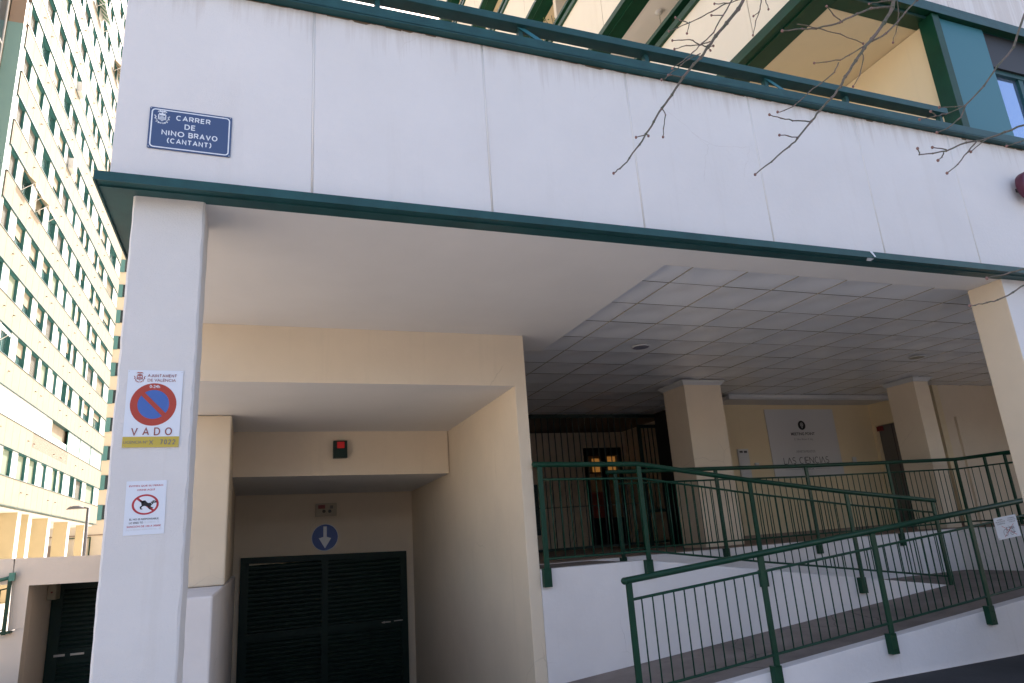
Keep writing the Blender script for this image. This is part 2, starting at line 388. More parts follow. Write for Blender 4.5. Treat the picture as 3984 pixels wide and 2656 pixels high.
def stext(F, s, u0, u1, v0, v1, wt, material, parent, k=.0045, gap=.42, asp=None):
    w = wt*(v1-v0); tot = 0; adv = []
    for ch in s:
        if ch == ' ': adv.append((None, .42)); tot += .42+gap; continue
        adv.append((GL[ch], GL[ch][0])); tot += GL[ch][0]+gap
    tot -= gap
    h = v1-v0-w; sx = (u1-u0-w)/tot; x = u0+w/2; mb = MB(); kk = k
    for g_, a in adv:
        if g_:
            for st_ in g_[1]:
                kk += .00004
                L, Rr = polyline_strip([(x+p[0]*sx, v0+w/2+p[1]*h) for p in st_], w)
                for i in range(len(L)-1):
                    mb.face([F.p(L[i].x, L[i].y, kk), F.p(Rr[i].x, Rr[i].y, kk), F.p(Rr[i+1].x, Rr[i+1].y, kk), F.p(L[i+1].x, L[i+1].y, kk)])
        x += (a+gap)*sx
    return mb.build("lettering", material, parent)

BRANCH=[
('m',0.013,0.0035,[(2.94,2.9,4.913),(2.877,2.9,4.811),(2.768,2.9,4.683),(2.652,2.9,4.549),(2.577,2.9,4.451),(2.505,2.9,4.356),(2.438,2.9,4.288),(2.352,2.9,4.185),(2.254,2.9,4.046),(2.172,2.9,3.943),(2.09,2.9,3.828),(2.027,2.9,3.74),(1.975,2.9,3.662),(1.908,2.9,3.577),(1.837,2.9,3.5),(1.784,2.9,3.456)]),
('t',0.005,0.003,[(2.577,2.9,4.451),(2.504,2.9,4.443),(2.404,2.9,4.414),(2.311,2.9,4.367)]),
('t',0.005,0.003,[(2.602,2.9,4.497),(2.522,2.9,4.455),(2.46,2.9,4.465),(2.388,2.9,4.461),(2.324,2.9,4.451)]),
('t',0.006,0.003,[(2.8,2.85,4.833),(2.685,2.85,4.663),(2.594,2.85,4.519),(2.497,2.85,4.426),(2.421,2.85,4.347),(2.33,2.85,4.258),(2.252,2.85,4.197)]),
('t',0.005,0.003,[(2.95,2.95,4.942),(2.844,2.95,4.889),(2.736,2.95,4.862)]),
('t',0.005,0.003,[(2.845,2.95,4.898),(2.697,2.95,4.784),(2.612,2.95,4.73),(2.492,2.95,4.652),(2.41,2.95,4.592),(2.332,2.95,4.544)]),
('t',0.004,0.003,[(2.492,2.95,4.652),(2.446,2.95,4.665),(2.407,2.95,4.673)]),
('t',0.004,0.003,[(2.501,2.95,4.654),(2.48,2.95,4.575)]),
('t',0.004,0.003,[(2.685,2.85,4.663),(2.601,2.85,4.651)]),
('t',0.005,0.003,[(2.511,2.9,4.389),(2.422,2.9,4.331),(2.35,2.9,4.269),(2.253,2.9,4.186)]),
('t',0.005,0.003,[(2.353,2.9,4.193),(2.259,2.9,4.175),(2.193,2.9,4.135)]),
('t',0.004,0.003,[(2.172,2.9,3.943),(2.184,2.9,3.894),(2.161,2.9,3.804),(2.142,2.9,3.74)]),
('t',0.004,0.003,[(2.027,2.9,3.74),(1.968,2.9,3.717)]),
('t',0.004,0.003,[(2.028,2.9,3.743),(2.045,2.9,3.732)]),
('t',0.004,0.003,[(2.577,2.9,4.451),(2.621,2.9,4.469)]),
('t',0.004,0.003,[(2.577,2.9,4.451),(2.585,2.9,4.421)]),
('t',0.005,0.003,[(3.151,2.95,5.007),(3.114,2.95,4.912),(3.066,2.95,4.813),(3.009,2.95,4.678)]),
('t',0.004,0.003,[(3.112,2.95,4.903),(3.04,2.95,4.833)]),
('t',0.004,0.003,[(3.19,2.95,5.017),(3.179,2.95,4.919)]),
('m',0.014,0.0035,[(3.93,2.6,4.898),(3.876,2.6,4.797),(3.756,2.6,4.648),(3.621,2.6,4.5),(3.522,2.6,4.404),(3.43,2.6,4.296),(3.316,2.6,4.163),(3.25,2.6,4.074),(3.148,2.6,3.972),(3.041,2.6,3.871),(2.956,2.6,3.785),(2.832,2.6,3.658),(2.755,2.6,3.591),(2.619,2.6,3.483),(2.487,2.6,3.386)]),
('t',0.009,0.005,[(3.882,2.6,4.816),(3.694,2.6,4.761),(3.54,2.6,4.672),(3.368,2.6,4.565),(3.175,2.6,4.487),(3.047,2.6,4.45),(2.881,2.6,4.393)]),
('t',0.005,0.004,[(3.408,2.6,4.583),(3.348,2.6,4.626),(3.288,2.6,4.669)]),
('t',0.004,0.0035,[(3.021,2.6,4.479),(3.2,2.6,4.485),(3.343,2.6,4.47),(3.522,2.6,4.437)]),
('t',0.005,0.003,[(3.526,2.6,4.421),(3.397,2.6,4.337),(3.291,2.6,4.267),(3.181,2.6,4.237),(3.082,2.6,4.209)]),
('t',0.0045,0.003,[(3.289,2.6,4.259),(3.223,2.6,4.168),(3.108,2.6,4.077),(2.998,2.6,3.996),(2.868,2.6,3.885),(2.769,2.6,3.824),(2.728,2.6,3.814)]),
('t',0.004,0.003,[(3.527,2.6,4.405),(3.506,2.6,4.328),(3.426,2.6,4.185),(3.344,2.6,4.087)]),
('t',0.007,0.006,[(3.616,2.6,4.482),(3.751,2.6,4.566),(3.879,2.6,4.677),(3.991,2.6,4.79),(4.173,2.6,4.956)]),
('t',0.004,0.003,[(3.951,2.6,4.886),(3.939,2.6,4.777),(3.889,2.6,4.645),(3.809,2.6,4.516)]),
('t',0.005,0.003,[(2.956,2.6,3.785),(2.828,2.6,3.774),(2.734,2.6,3.768),(2.664,2.6,3.785)]),
('t',0.004,0.003,[(2.832,2.6,3.658),(2.755,2.6,3.656),(2.71,2.6,3.663)]),
('t',0.006,0.004,[(3.92,2.6,4.878),(3.789,2.6,4.827),(3.684,2.6,4.793)]),
('m',0.008,0.003,[(4.707,2.3,4.707),(4.456,2.3,4.379),(4.247,2.3,4.198),(4.043,2.3,4.01),(3.859,2.3,3.857),(3.77,2.3,3.754),(3.633,2.3,3.66),(3.533,2.3,3.616)]),
('t',0.004,0.003,[(3.853,2.3,3.848),(3.737,2.3,3.813),(3.597,2.3,3.784)]),
('t',0.004,0.003,[(3.816,2.3,3.834),(3.668,2.3,3.765),(3.54,2.3,3.715),(3.42,2.3,3.681)]),
('t',0.003,0.003,[(3.558,2.3,3.718),(3.525,2.3,3.748)]),
('m',0.007,0.003,[(4.157,2.2,3.707),(3.939,2.2,3.618),(3.733,2.2,3.537),(3.581,2.2,3.493),(3.407,2.2,3.417),(3.293,2.2,3.384),(3.202,2.2,3.369),(3.187,2.2,3.397)]),
('t',0.004,0.003,[(3.4,2.2,3.42),(3.318,2.2,3.43)]),
('t',0.004,0.003,[(3.407,2.2,3.417),(3.38,2.2,3.384),(3.32,2.2,3.347)]),
('t',0.005,0.003,[(3.675,2.2,3.521),(3.588,2.2,3.441),(3.483,2.2,3.353),(3.375,2.2,3.284)]),
('t',0.004,0.003,[(3.772,2.2,3.55),(3.605,2.2,3.443)]),
('t',0.004,0.003,[(4.115,2.2,3.603),(4.047,2.2,3.571),(3.944,2.2,3.537)]),
('m',0.006,0.003,[(3.785,2.2,2.777),(3.652,2.2,2.744),(3.561,2.2,2.72),(3.465,2.2,2.699)]),
('m',0.005,0.003,[(3.824,2.25,2.705),(3.69,2.25,2.65),(3.564,2.25,2.603),(3.487,2.25,2.586),(3.403,2.25,2.569),(3.35,2.25,2.561)]),
]

# ================================================================= ground
g = MB()
HX0, HX1, HY0, HY1 = -3.45, 2.95, 6.6, 14.6
for (a,b,c,d) in ((-400,400,-60,HY0),(-400,HX0,HY0,HY1),(HX1,400,HY0,HY1),(-400,400,HY1,500)):
    g.face([(a,c,0),(b,c,0),(b,d,0),(a,d,0)])
g.build("ground", M['ground'], kind="structure")
d = MB()
d.face([(HX0,HY0,0),(HX1,HY0,0),(HX1,HY1,-1.1),(HX0,HY1,-1.1)])
d.face([(HX0,HY0,0),(HX0,HY1,-1.1),(HX0,HY1,0)]); d.face([(HX1,HY0,0),(HX1,HY1,-1.1),(HX1,HY1,0)])
d.face([(HX0,HY1,-1.1),(HX1,HY1,-1.1),(HX1,HY1,0),(HX0,HY1,0)])
d.build("driveway", M['asphalt'], kind="structure")
r = MB(); r.box(5.2, 60, 3.6, 5.72, 0.001, .008)
r.build("road", M['asphalt'], kind="structure")

# ================================================================= main building
BLD = thing("apartment_building", "cream and white apartment block with green metal trim over a garage entrance", "building")
ZC = 3.895
# --- fascia over the canopy, jointed every 1.33 m
xs = [-.90, .33, 1.655, 2.99, 4.325, 5.66, 6.985, 8.31, 9.64, 10.97, 12.3]
f = MB()
for a, b in zip(xs[:-1], xs[1:]):
    f.box(a+(.0075 if a > -.9 else 0), b-.0075, 4.46, 4.58, 3.955, 5.50)
f.build("fascia_wall", M['white'], BLD, bevel=.004)
f = MB()
[f.tube([(x,4.4663,3.96),(x,4.4663,5.495)], .0076, 8) for x in xs[1:-1]]; f.box(-.88, 12.3, 4.468, 4.57, 3.96, 5.495); f.box(-.90, -.78, 4.58, 14.0, 3.955, 5.50)
f.build("fascia_joint", M['ceil'], BLD)
# --- lower drip flashing (an angle running round the corner)
t = MB()
t.hexa([(-.965,4.385,ZC),(12.3,4.385,ZC),(12.3,4.60,ZC),(-.75,4.60,ZC),(-.965,4.385,ZC+.006),(12.3,4.385,ZC+.006),(12.3,4.60,ZC+.006),(-.75,4.60,ZC+.006)])
t.hexa([(-.965,4.385,ZC),(-.75,4.60,ZC),(-.75,14,ZC),(-.965,14,ZC),(-.965,4.385,ZC+.006),(-.75,4.60,ZC+.006),(-.75,14,ZC+.006),(-.965,14,ZC+.006)])
t.box(-.968, 12.3, 4.381, 4.389, ZC-.010, ZC+.052); t.box(-.971, -.962, 4.389, 14, ZC-.010, ZC+.052)
t.box(-.968, 12.3, 4.389, 4.459, ZC+.046, ZC+.052)
t.box(-.95, 12.3, 4.465, 4.475, ZC-.012, ZC-.001)
t.build("drip_flashing", M['teal'], BLD)
# torn seam of the flashing
t = MB(); t.prism([(5.36,4.379,ZC+.052),(5.39,4.379,ZC+.052),(5.42,4.377,ZC),(5.405,4.376,ZC-.004)], (0,-.004,0)); t.prism([(5.34,4.40,ZC-.002),(5.43,4.41,ZC-.002),(5.42,4.44,ZC-.012),(5.37,4.44,ZC-.012)], (0,0,-.004))
t.build("flashing_seam", M['paper'], BLD)
# --- coping and terrace rail
t = MB()
t.box(-.97, 12.3, 4.385, 4.62, 5.505, 5.515); t.box(-.97, 12.3, 4.385, 4.393, 5.497, 5.60); t.box(-.965, 12.3, 4.393, 4.62, 5.592, 5.60)
t.box(-.965, 7.1, 4.47, 4.50, 5.60, 5.645)
t.build("coping", M['teal'], BLD, bevel=.002)
rail = MB(); rail.box(-.97, 7.03, 4.40, 4.52, 5.735, 5.805)
rl = rail.build("terrace_rail", M['teal'], BLD, bevel=.003)
for x in (-.55, .805, 2.01, 3.24, 4.59, 5.62, 6.97):
    p = MB(); p.box(x-.02, x+.02, 4.45, 4.50, 5.60, 5.735); p.build("rail_post", M['teal'], rl)
for x in (2.01, 4.59):
    p = MB(); p.prism([(x-.03,4.44,5.735),(x+.04,4.44,5.735),(x+.24,4.42,5.602),(x+.17,4.42,5.602)], (0,.006,0)); p.build("brace_plate", M['tealp'], rl)
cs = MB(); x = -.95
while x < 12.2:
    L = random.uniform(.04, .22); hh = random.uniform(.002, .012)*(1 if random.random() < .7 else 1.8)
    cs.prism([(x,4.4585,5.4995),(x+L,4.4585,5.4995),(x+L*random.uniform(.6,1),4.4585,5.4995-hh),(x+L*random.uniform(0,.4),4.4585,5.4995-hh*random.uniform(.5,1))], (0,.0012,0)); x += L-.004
cs.build("coping_shadow_strip", M['joint'], BLD)  # ragged dark strip standing in for the shadow line under the coping
# --- pillars
def pillar(x0, x1, y0, y1, nm, m, top=ZC, base=0.0, lab=None):
    # hand-trowelled arrises: the corners wander by a few millimetres
    p = MB(); n = 64; c = [(x0,y0),(x1,y0),(x1,y1),(x0,y1)]; off = [[0, 0] for _ in c]; sm = .75
    for i in range(n+1):
        z = base+(top-base)*i/n
        for k, (a, b_) in enumerate(c):
            for d_ in range(2): off[k][d_] = off[k][d_]*(1-sm)+random.uniform(-.003, .003)*sm
            sx, sy = (1 if k in (0, 3) else -1), (1 if k in (0, 1) else -1); r_ = .012+random.uniform(-.003, .004)
            q = [(a, b_+sy*r_), (a+sx*r_, b_)] if k in (0, 2) else [(a+sx*r_, b_), (a, b_+sy*r_)]
            for u, v in q: p.v.append((u+off[k][0], v+(abs(off[k][1]) if k < 2 else off[k][1]), z))
    for i in range(n):
        for k in range(8):
            k2 = (k+1) % 8; p.f.append((i*8+k, i*8+k2, (i+1)*8+k2, (i+1)*8+k)); p.mi.append(0); p.sm.append(False)
    p.f.append(tuple(range(8))); p.f.append(tuple(n*8+k for k in range(8))); p.mi += [0,0]; p.sm += [False,False]
    return p.build(nm, m, BLD, label=lab)
pillar(-.775, -.348, 4.57, 4.99, "pillar", [M['pillar']], lab="white pillar carrying the signs")
p = MB(); p.box(7.41, 8.4, 4.575, 4.96, 0, ZC)
pil2 = p.build("pillar", [M['white'], M['cream']], BLD, bevel=.01, label="wide pillar beside the ramp railing with cream side")
for poly in pil2.data.polygons:
    if poly.normal.x < -.5: poly.material_index = 1
# --- smooth soffit (L-shaped, leaves the tiled field open) and slab above
s = MB()
s.box(-.75, 3.475, 4.60, 7.90, ZC, ZC+.06)
s.box(3.475, 15, 4.60, 4.946, ZC, ZC+.06)
s.build("soffit", M['ceil'], BLD)
s = MB(); s.box(-.74, 15, 4.585, 17.3, 4.06, 4.5)
s.build("terrace_slab", M['creamw'], BLD)
# --- garage portal: front beam, second beam, side wall, back wall
gm = MB()
gm.hexa([(-.9,7.262,3.295),(2.967,7.262,3.28),(2.967,10.4,3.27),(-.9,10.4,3.30),(-.9,7.262,ZC-.001),(2.967,7.262,ZC-.001),(2.967,10.4,ZC-.001),(-.9,10.4,ZC-.001)])
gb = gm.build("portal_beam", [M['cream'], M['ceil']], BLD)
for poly in gb.data.polygons:
    if poly.normal.z < -.5: poly.material_index = 1
gm = MB(); gm.hexa([(-1.3,10.4,2.68),(2.86,10.4,2.615),(2.92,13.4,2.59),(-1.3,13.4,2.66),(-1.3,10.4,3.9),(2.86,10.4,3.9),(2.92,13.4,3.9),(-1.3,13.4,3.9)])
g2 = gm.build("inner_beam", [M['cream'], M['ceil']], BLD)
for poly in g2.data.polygons:
    if poly.normal.z < -.5: poly.material_index = 1
gm = MB()
gm.hexa([(2.825,7.26,-1.2),(2.968,7.26,-1.2),(2.968,13.6,-1.2),(2.925,13.6,-1.2),(2.825,7.26,3.30),(2.968,7.26,3.30),(2.968,13.6,3.30),(2.925,13.6,3.30)])
gm.build("garage_side_wall", M['cream'], BLD, bevel=.006)
gm = MB(); gm.box(-1.3, 2.95, 13.42, 13.6, -1.3, 3.9)
gm.build("garage_back_wall", M['cream'], BLD)
gm = MB(); gm.box(-1.15, -.245, 9.1, 13.41, 1.295, 3.29)
gm.build("garage_pier", M['cream'], BLD, bevel=.02)
gm = MB(); gm.hexa([(-.85,6.9,-1.2),(-.275,6.9,-1.2),(-.20,13.41,-1.2),(-.85,13.41,-1.2),(-.85,6.9,1.29),(-.275,6.9,1.29),(-.20,13.41,1.29),(-.85,13.41,1.29)])
gm.build("garage_kerb_wall", M['rampw'], BLD, bevel=.02)
gm = MB(); gm.box(-.95, -.62, 9.2, 17.3, 0, 4.05)
gm.build("flank_wall", M['cream'], BLD)
# --- sliding garage door
gd = MB(); y = 13.36
gd.box(-.12, .02, y, y+.05, -1.2, 1.555)
gd.hexa([(-.12,y-.01,1.47),(2.78,y-.01,1.39),(2.78,y+.05,1.39),(-.12,y+.05,1.47),(-.12,y-.01,1.575),(2.78,y-.01,1.495),(2.78,y+.05,1.495),(-.12,y+.05,1.575)])
gd.box(1.24, 1.36, y-.012, y+.05, -1.2, 1.44); gd.box(2.66, 2.78, y-.012, y+.05, -1.2, 1.40); gd.box(-.1, 2.7, y-.011, y+.05, .215, .33)
door = gd.build("garage_door", M['door'], BLD, bevel=.003)
for a, b in ((.02, 1.24), (1.36, 2.66)):
    sl_ = MB(); z = -1.15
    while z < 1.42:
        if not (.17 < z < .33):
            sl_.prism([(a, y+.035, z), (a, y+.010, z+.012), (a, y+.010, z+.042), (a, y+.035, z+.070)], (b-a, 0, 0))
        z += .074
    sl_.box(a, b, y+.036, y+.045, -1.2, 1.41)
    sl_.build("slat_panel", M['door'], door)
hd = MB(); hd.box(2.30, 2.46, y-.02, y-.013, .275, .292); hd.box(2.52, 2.68, y-.02, y-.013, .282, .30); hd.box(2.33,2.35,y-.045,y-.02,.27,.30)
hd.build("door_handle", M['steel'], door)
hd = MB(); hd.box(-.24, -.10, 13.2, 13.4, -.72, -.50); hd.build("closer_box", M['black'], BLD)

# --- tiled ceiling: shallow dished metal tiles in a dark joint grid
N = 6; P = .634
def tile_field():
    tm = MB()
    nodes_x = [3.85 + P*i for i in range(-2, 18)]; nodes_y = [5.447 + P*j for j in range(-1, 13)]
    for i in range(len(nodes_x)-1):
        for j in range(len(nodes_y)-1):
            x0, x1 = nodes_x[i]+.008, nodes_x[i+1]-.008; y0, y1 = nodes_y[j]+.007, nodes_y[j+1]-.007
            cy = (nodes_y[j]+nodes_y[j+1])/2
            lim = 3.481 if cy < 7.9 else 2.974
            if x1 <= lim or y1 < 4.95 or x0 > 15: continue
            x0 = max(x0, lim); y0 = max(y0, 4.952)
            b = len(tm.v); jz = random.uniform(-.0015, .0015)
            xa, ya = nodes_x[i], nodes_y[j]
            for jj in range(N+1):
                for ii in range(N+1):
                    x = x0+(x1-x0)*ii/N; y = y0+(y1-y0)*jj/N
                    u, v = (x-xa)/P*2-1, (y-ya)/P*2-1
                    dd = math.hypot(u, v); e = max(abs(u), abs(v))
                    tm.v.append((x, y, 3.934+jz + .036*(max(0, 1-dd)**1) + .004*(e > .97)))
            for jj in range(N):
                for ii in range(N):
                    k = b+jj*(N+1)+ii
                    tm.f.append((k, k+N+1, k+N+2, k+1)); tm.mi.append(0); tm.sm.append(True)
    return tm
tm = tile_field()
tm.build("ceiling_tiles", M['tile'], BLD)
bk = MB(); bk.box(2.97, 15, 4.95, 17.2, 3.978, 3.995)
bk.build("ceiling_joint", M['joint'], BLD)
# lips of the metal joints that catch the light
lp = MB()
for i in range(0, 18):
    x = 3.85+P*i; lp.box(x+.0045, x+.0075, 4.96, 12.5, 3.936, 3.946)
lp.build("ceiling_lip", M['beige'], BLD)
# --- ramp hall: columns, back wall, side walls
def cornice(mb, x0, x1, y0, y1, z1=3.93):
    for k, (dd, z) in enumerate(((.015, z1-.075), (.035, z1-.05), (.06, z1-.025))):
        mb.box(x0-dd, x1+dd, y0-dd, y1+dd, z, z1-.001 if k == 2 else (z1-.05 if k == 0 else z1-.025))
for (x0, x1, y0, y1) in ((6.72, 7.46, 9.50, 10.14), (11.33, 11.70, 8.97, 9.57)):
    p = MB(); p.box(x0, x1, y0, y1, 1.24, 3.93); c = p.build("column", M['cream'], BLD, bevel=.01)
    p = MB(); cornice(p, x0, x1, y0, y1); p.build("cornice", M['mould'], c)
w = MB(); w.box(8.02, 12.75, 11.2, 11.35, 1.2, 3.95); w.build("hall_back_wall", M['yellow'], BLD)
w = MB(); w.box(8.5, 12.6, 10.62, 11.2, 3.855, 3.925); w.build("hall_bulkhead", M['ceil'], BLD)
w = MB(); w.box(8.42, 12.6, 10.53, 10.61, 3.86, 3.93); w.box(8.46, 12.6, 10.57, 10.62, 3.84, 3.86); w.build("bulkhead_cornice", M['mould'], BLD)
w = MB(); w.box(12.6, 12.75, 9.6, 10.45, 1.2, 3.95); w.box(12.6, 12.75, 11.12, 11.2, 1.2, 3.95); w.box(12.6, 12.75, 10.45, 11.12, 3.38, 3.95)
w.build("hall_side_wall", M['yellow'], BLD)
w = MB(); w.box(12.69, 12.73, 10.45, 11.12, 1.24, 3.38); dd = w.build("lift_door", M['roller'], BLD)
w = MB(); w.box(12.685, 12.69, 10.78, 10.79, 1.24, 3.36); w.build("door_split", M['black'], dd)
w = MB(); w.box(12.62, 12.69, 11.0, 11.11, 3.26, 3.36); w.build("door_lamp", M['red'], dd)
w = MB(); w.box(12.75, 16, 9.6, 9.75, 1.2, 3.95); w.build("hall_right_wall", M['cream'], BLD)
w = MB(); w.box(13.0, 13.06, 9.55, 9.6, 1.24, 3.3); w.build("conduit_boxing", M['cream'], BLD)
w = MB(); w.box(2.968, 8.65, 16.2, 16.4, 1.2, 3.95); w.box(8.65, 8.8, 11.36, 16.2, 1.2, 3.95); w.build("lobby_wall", M['cream'], BLD)
w = MB(); w.box(2.85, 2.966, 13.6, 16.4, -1.2, 3.95); w.build("lobby_side_wall", M['cream'], BLD)
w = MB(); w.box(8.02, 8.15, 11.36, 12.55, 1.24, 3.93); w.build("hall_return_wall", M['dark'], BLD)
w = MB(); w.box(14.9, 15.1, 4.6, 9.6, 0, 4.05); w.box(-.9, 15, 17.0, 17.2, 0, 4.05); w.build("rear_wall", M['cream'], BLD)
# skirting
w = MB(); w.box(8.5, 12.6, 11.18, 11.2, 1.24, 1.33); w.box(12.58,12.6,9.6,10.45,1.24,1.33); w.build("skirting", M['tilefl'], BLD)
# lobby door with lit panes
L = MB(); yy = 14.98
for (a, b, z0, z1) in ((7.50,7.56,1.24,3.55),(8.44,8.50,1.24,3.55),(7.5,8.5,3.36,3.55),(7.93,8.10,1.24,3.36),(7.5,8.5,2.94,2.97),(7.56,8.44,1.24,1.9)):
    L.box(a, b, yy, yy+.06, z0, z1)
ld = L.build("lobby_door", M['black'], BLD)
for (a, b, z0, z1) in ((7.72,7.92,2.97,3.30),(8.12,8.36,2.97,3.34),(8.72,8.94,2.98,3.50)):
    q = MB(); q.box(a, b, yy+.075, yy+.085, z0, z1); q.build("lit_pane", M['lamp'], ld)
q = MB(); q.box(7.56, 7.93, yy+.03, yy+.04, 1.9, 2.5); q.build("door_panel", M['brick'], ld)
w = MB(); w.box(5.2, 7.48, 15.0, 15.15, 1.24, 3.93); w.box(8.52, 8.7, 15.0, 15.15, 1.24, 3.93); w.box(7.48, 8.52, 15.0, 15.15, 3.56, 3.93); w.build("lobby_inner_wall", M['cream'], BLD)

# --- upper storeys: wing facade facing left with stacked loggias
XF = 5.66; H = 2.94; NF = 14
up = MB()
for k in range(NF):
    z = 7.20+H*k
    ys = [4.46] + [y for y in ((6.10, 8.9, 12.2, 15.6, 19.45) if k else (5.55, 7.75, 11.1, 14.5, 19.45))]
    for a, b in zip(ys[:-1], ys[1:]):
        up.box(XF, XF+.15, a+(.006 if a > 4.46 else 0), b-.006, z+.14, z+1.44)
up.build("loggia_spandrel", M['creamw'], BLD, bevel=.004)
up = MB()
for k in range(NF):
    z = 7.20+H*k
    up.box(XF+.012, XF+.14, 4.5, 19.4, z+.15, z+1.43)
up.build("spandrel_joint", M['joint'], BLD)
tr = MB()
for k in range(NF):
    z = 7.20+H*k
    tr.box(XF-.06, XF+.34, 4.40, 19.5, z-.035, z-.028); tr.box(XF-.065, XF-.055, 4.395, 19.5, z-.04, z+.045); tr.box(XF-.02, XF+.16, 4.43, 19.47, z+.04, z+.14)
    tr.box(XF+.06, XF+.085, 4.43, 19.4, z-.055, z-.036)
    tr.box(XF-.05, XF+.20, 4.42, 19.5, z+1.44, z+1.54)
    if k < NF-1:
        tr.box(XF-.02, XF+.10, 4.42, 19.5, z+1.72, z+1.79)
tr.build("loggia_band", M['green'], BLD, bevel=.002)
sf = MB()
for k in range(NF):
    z = 7.20+H*k
    if k != 1: sf.box(XF+.34, 20, 4.72, 19.45, z-.025, z+.15)
s1 = MB(); s1.box(XF+.34, 20, 4.72, 19.45, 7.2+H-.025, 7.2+H+.15); s1.build("loggia_soffit", M['ceil'], BLD)
sf.build("loggia_soffit", M['yellow'], BLD)
lw = MB(); lw.box(8.3, 20, 9.0, 19.4, 4.5, 7.17)
lw.box(7.9, 8.1, 4.9, 19.4, 7.36, 7.2+H*NF); lw.box(5.9, 8, 19.3, 19.45, 4.5, 7.2+H*NF)
for k in range(1, NF):
    pass
lw.build("loggia_back_wall", M['yellow'], BLD)
# dividing walls between loggias
lw = MB()
for k in range(NF-1):
    for y in (11.0, 15.2): lw.box(XF+.2, 7.9, y, y+.12, 7.2+H*k+.16, 7.2+H*(k+1)-.03)
lw.build("loggia_divider", M['cream'], BLD)
# front facade above the band
uf = MB()
for a, b in ((5.66+.15, 7.66), (7.66, 9.4), (9.4, 12.0), (12.0, 45.0)):
    uf.box(a+.005, b-.005, 4.46, 4.6, 7.34, 7.2+H*NF)
uf.build("front_wall", M['white'], BLD, bevel=.004)
uf = MB(); uf.box(5.85, 45, 4.475, 4.59, 7.34, 7.2+H*NF); uf.box(44.9,45,4.6,19.4,0,7.2+H*NF); uf.box(15.2,44.8,4.6,4.8,0,7.3); uf.box(5.8,45,19.3,19.45,7.2,7.2+H*NF); uf.box(5.7,45,4.5,19.4,7.2+H*NF,7.4+H*NF)
uf.build("facade_backing", M['creamw'], BLD)
ft = MB(); ft.box(XF+.345, 20, 4.415, 4.72, 7.166, 7.173); ft.build("band_underside", M['green'], BLD)
ft = MB(); ft.box(XF-.054, 20, 4.405, 4.412, 7.155, 7.235); ft.box(XF+.17, 20, 4.44, 4.62, 7.235, 7.335); ft.box(XF+.35, 20, 4.50, 4.52, 7.14, 7.164)
ft.build("front_band", M['teal'], BLD, bevel=.002)
# terrace end wall, jamb, teal panel and window
tw = MB(); tw.box(7.376, 7.5, 4.62, 9.1, 4.5, 7.165); tw.build("terrace_end_wall", M['yellow'], BLD)
tw = MB(); tw.box(7.262, 7.376, 4.43, 4.61, 5.602, 7.153); tw.build("jamb_post", M['green'], BLD, bevel=.003)
tw = MB(); tw.box(7.378, 8.17, 4.47, 4.60, 5.602, 7.153); tw.build("teal_infill", M['tealp'], BLD, bevel=.003)
W = MB(); W.box(8.172, 10.6, 4.60, 4.65, 5.602, 7.15)
for (a, b, z0, z1) in ((8.172,8.20,5.65,6.62),(8.70,8.78,5.65,6.62),(9.3,9.38,5.65,6.62)):
    W.box(a, b, 4.54, 4.60, z0, z1)
W.box(8.172, 10.6, 4.535, 4.60, 5.602, 5.66); W.box(8.172, 10.6, 4.53, 4.60, 6.60, 6.66)
wf = W.build("window", M['teal'], BLD, bevel=.002)
q = MB(); q.box(8.172, 10.6, 4.50, 4.59, 6.66, 7.15); q.build("shutter_box", M['black'], wf)
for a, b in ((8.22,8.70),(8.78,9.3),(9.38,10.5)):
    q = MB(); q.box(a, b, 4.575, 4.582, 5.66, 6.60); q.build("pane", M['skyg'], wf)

# lantern and plant on a loggia
lt = MB(); lx, ly, lz = 6.30, 8.13, 10.09
lt.ball((lx, ly, lz), .07, 0, 10, (1, 1, .5)); 
for k in range(7): lt.ball((lx+.006*(k%2), ly, lz-.06-.035*k), .013, 1, 6, (1,.5,1.4))
lt.prism([(lx-.03,ly-.03,lz-.31),(lx+.03,ly-.03,lz-.31),(lx+.03,ly+.03,lz-.31),(lx-.03,ly+.03,lz-.31)], (0,0,-.03), 2)
for sx in (-1, 1):
    for sy in (-1, 1): lt.tube([(lx+sx*.03,ly+sy*.03,lz-.34),(lx+sx*.055,ly+sy*.055,lz-.48)], .008, 5, 2)
lt.box(lx-.06, lx+.06, ly-.06, ly+.06, lz-.50, lz-.48, 2)
o = lt.build("pendant_lantern", [M['mould'], M['steel'], M['beige']]); tag(o, "small brass lantern hanging by a chain from a loggia ceiling", "lantern")
pl = thing("potted_plant", "leafy plant spilling over the green loggia rail", "plant")
px, py, pz = 5.72, 11.35, 11.95
m_ = MB(); m_.tube([(px+.25,py,pz-.35),(px+.25,py,pz-.1)], [.10,.14], 12); m_.build("pot", M['brick'], pl)
m_ = MB()
for i in range(14):
    a = random.uniform(0, 6.28); e = Vector((px+.12+.25*math.cos(a), py+.35*math.sin(a), pz+random.uniform(.0,.45)))
    m_.tube([(px+.25,py,pz-.12), ((px+.25+e.x)/2, (py+e.y)/2, pz+.25), e], .006, 5, 0)
m_.build("stem", M['twig'], pl)
m_ = MB()
for i in range(90):
    a = random.uniform(0, 6.28); rr = random.uniform(.1, .38)
    c = Vector((px+.12+.7*rr*math.cos(a), py+rr*math.sin(a), pz+random.uniform(-.05,.5))); s1 = Vector((random.uniform(-1,1),random.uniform(-1,1),random.uniform(-1,1))).normalized()*.035; s2 = s1.cross(Vector((random.random(),random.random(),1))).normalized()*.02
    m_.face([c-s1, c+s2, c+s1, c-s2])
m_.build("foliage", M['leaf'], pl)
p = MB(); p.box(5.66, 5.74, 12.0, 12.14, 11.99, 12.55); p.box(5.64,5.76,11.98,12.16,12.55,12.57)
p.build("loggia_post", M['green'], BLD)

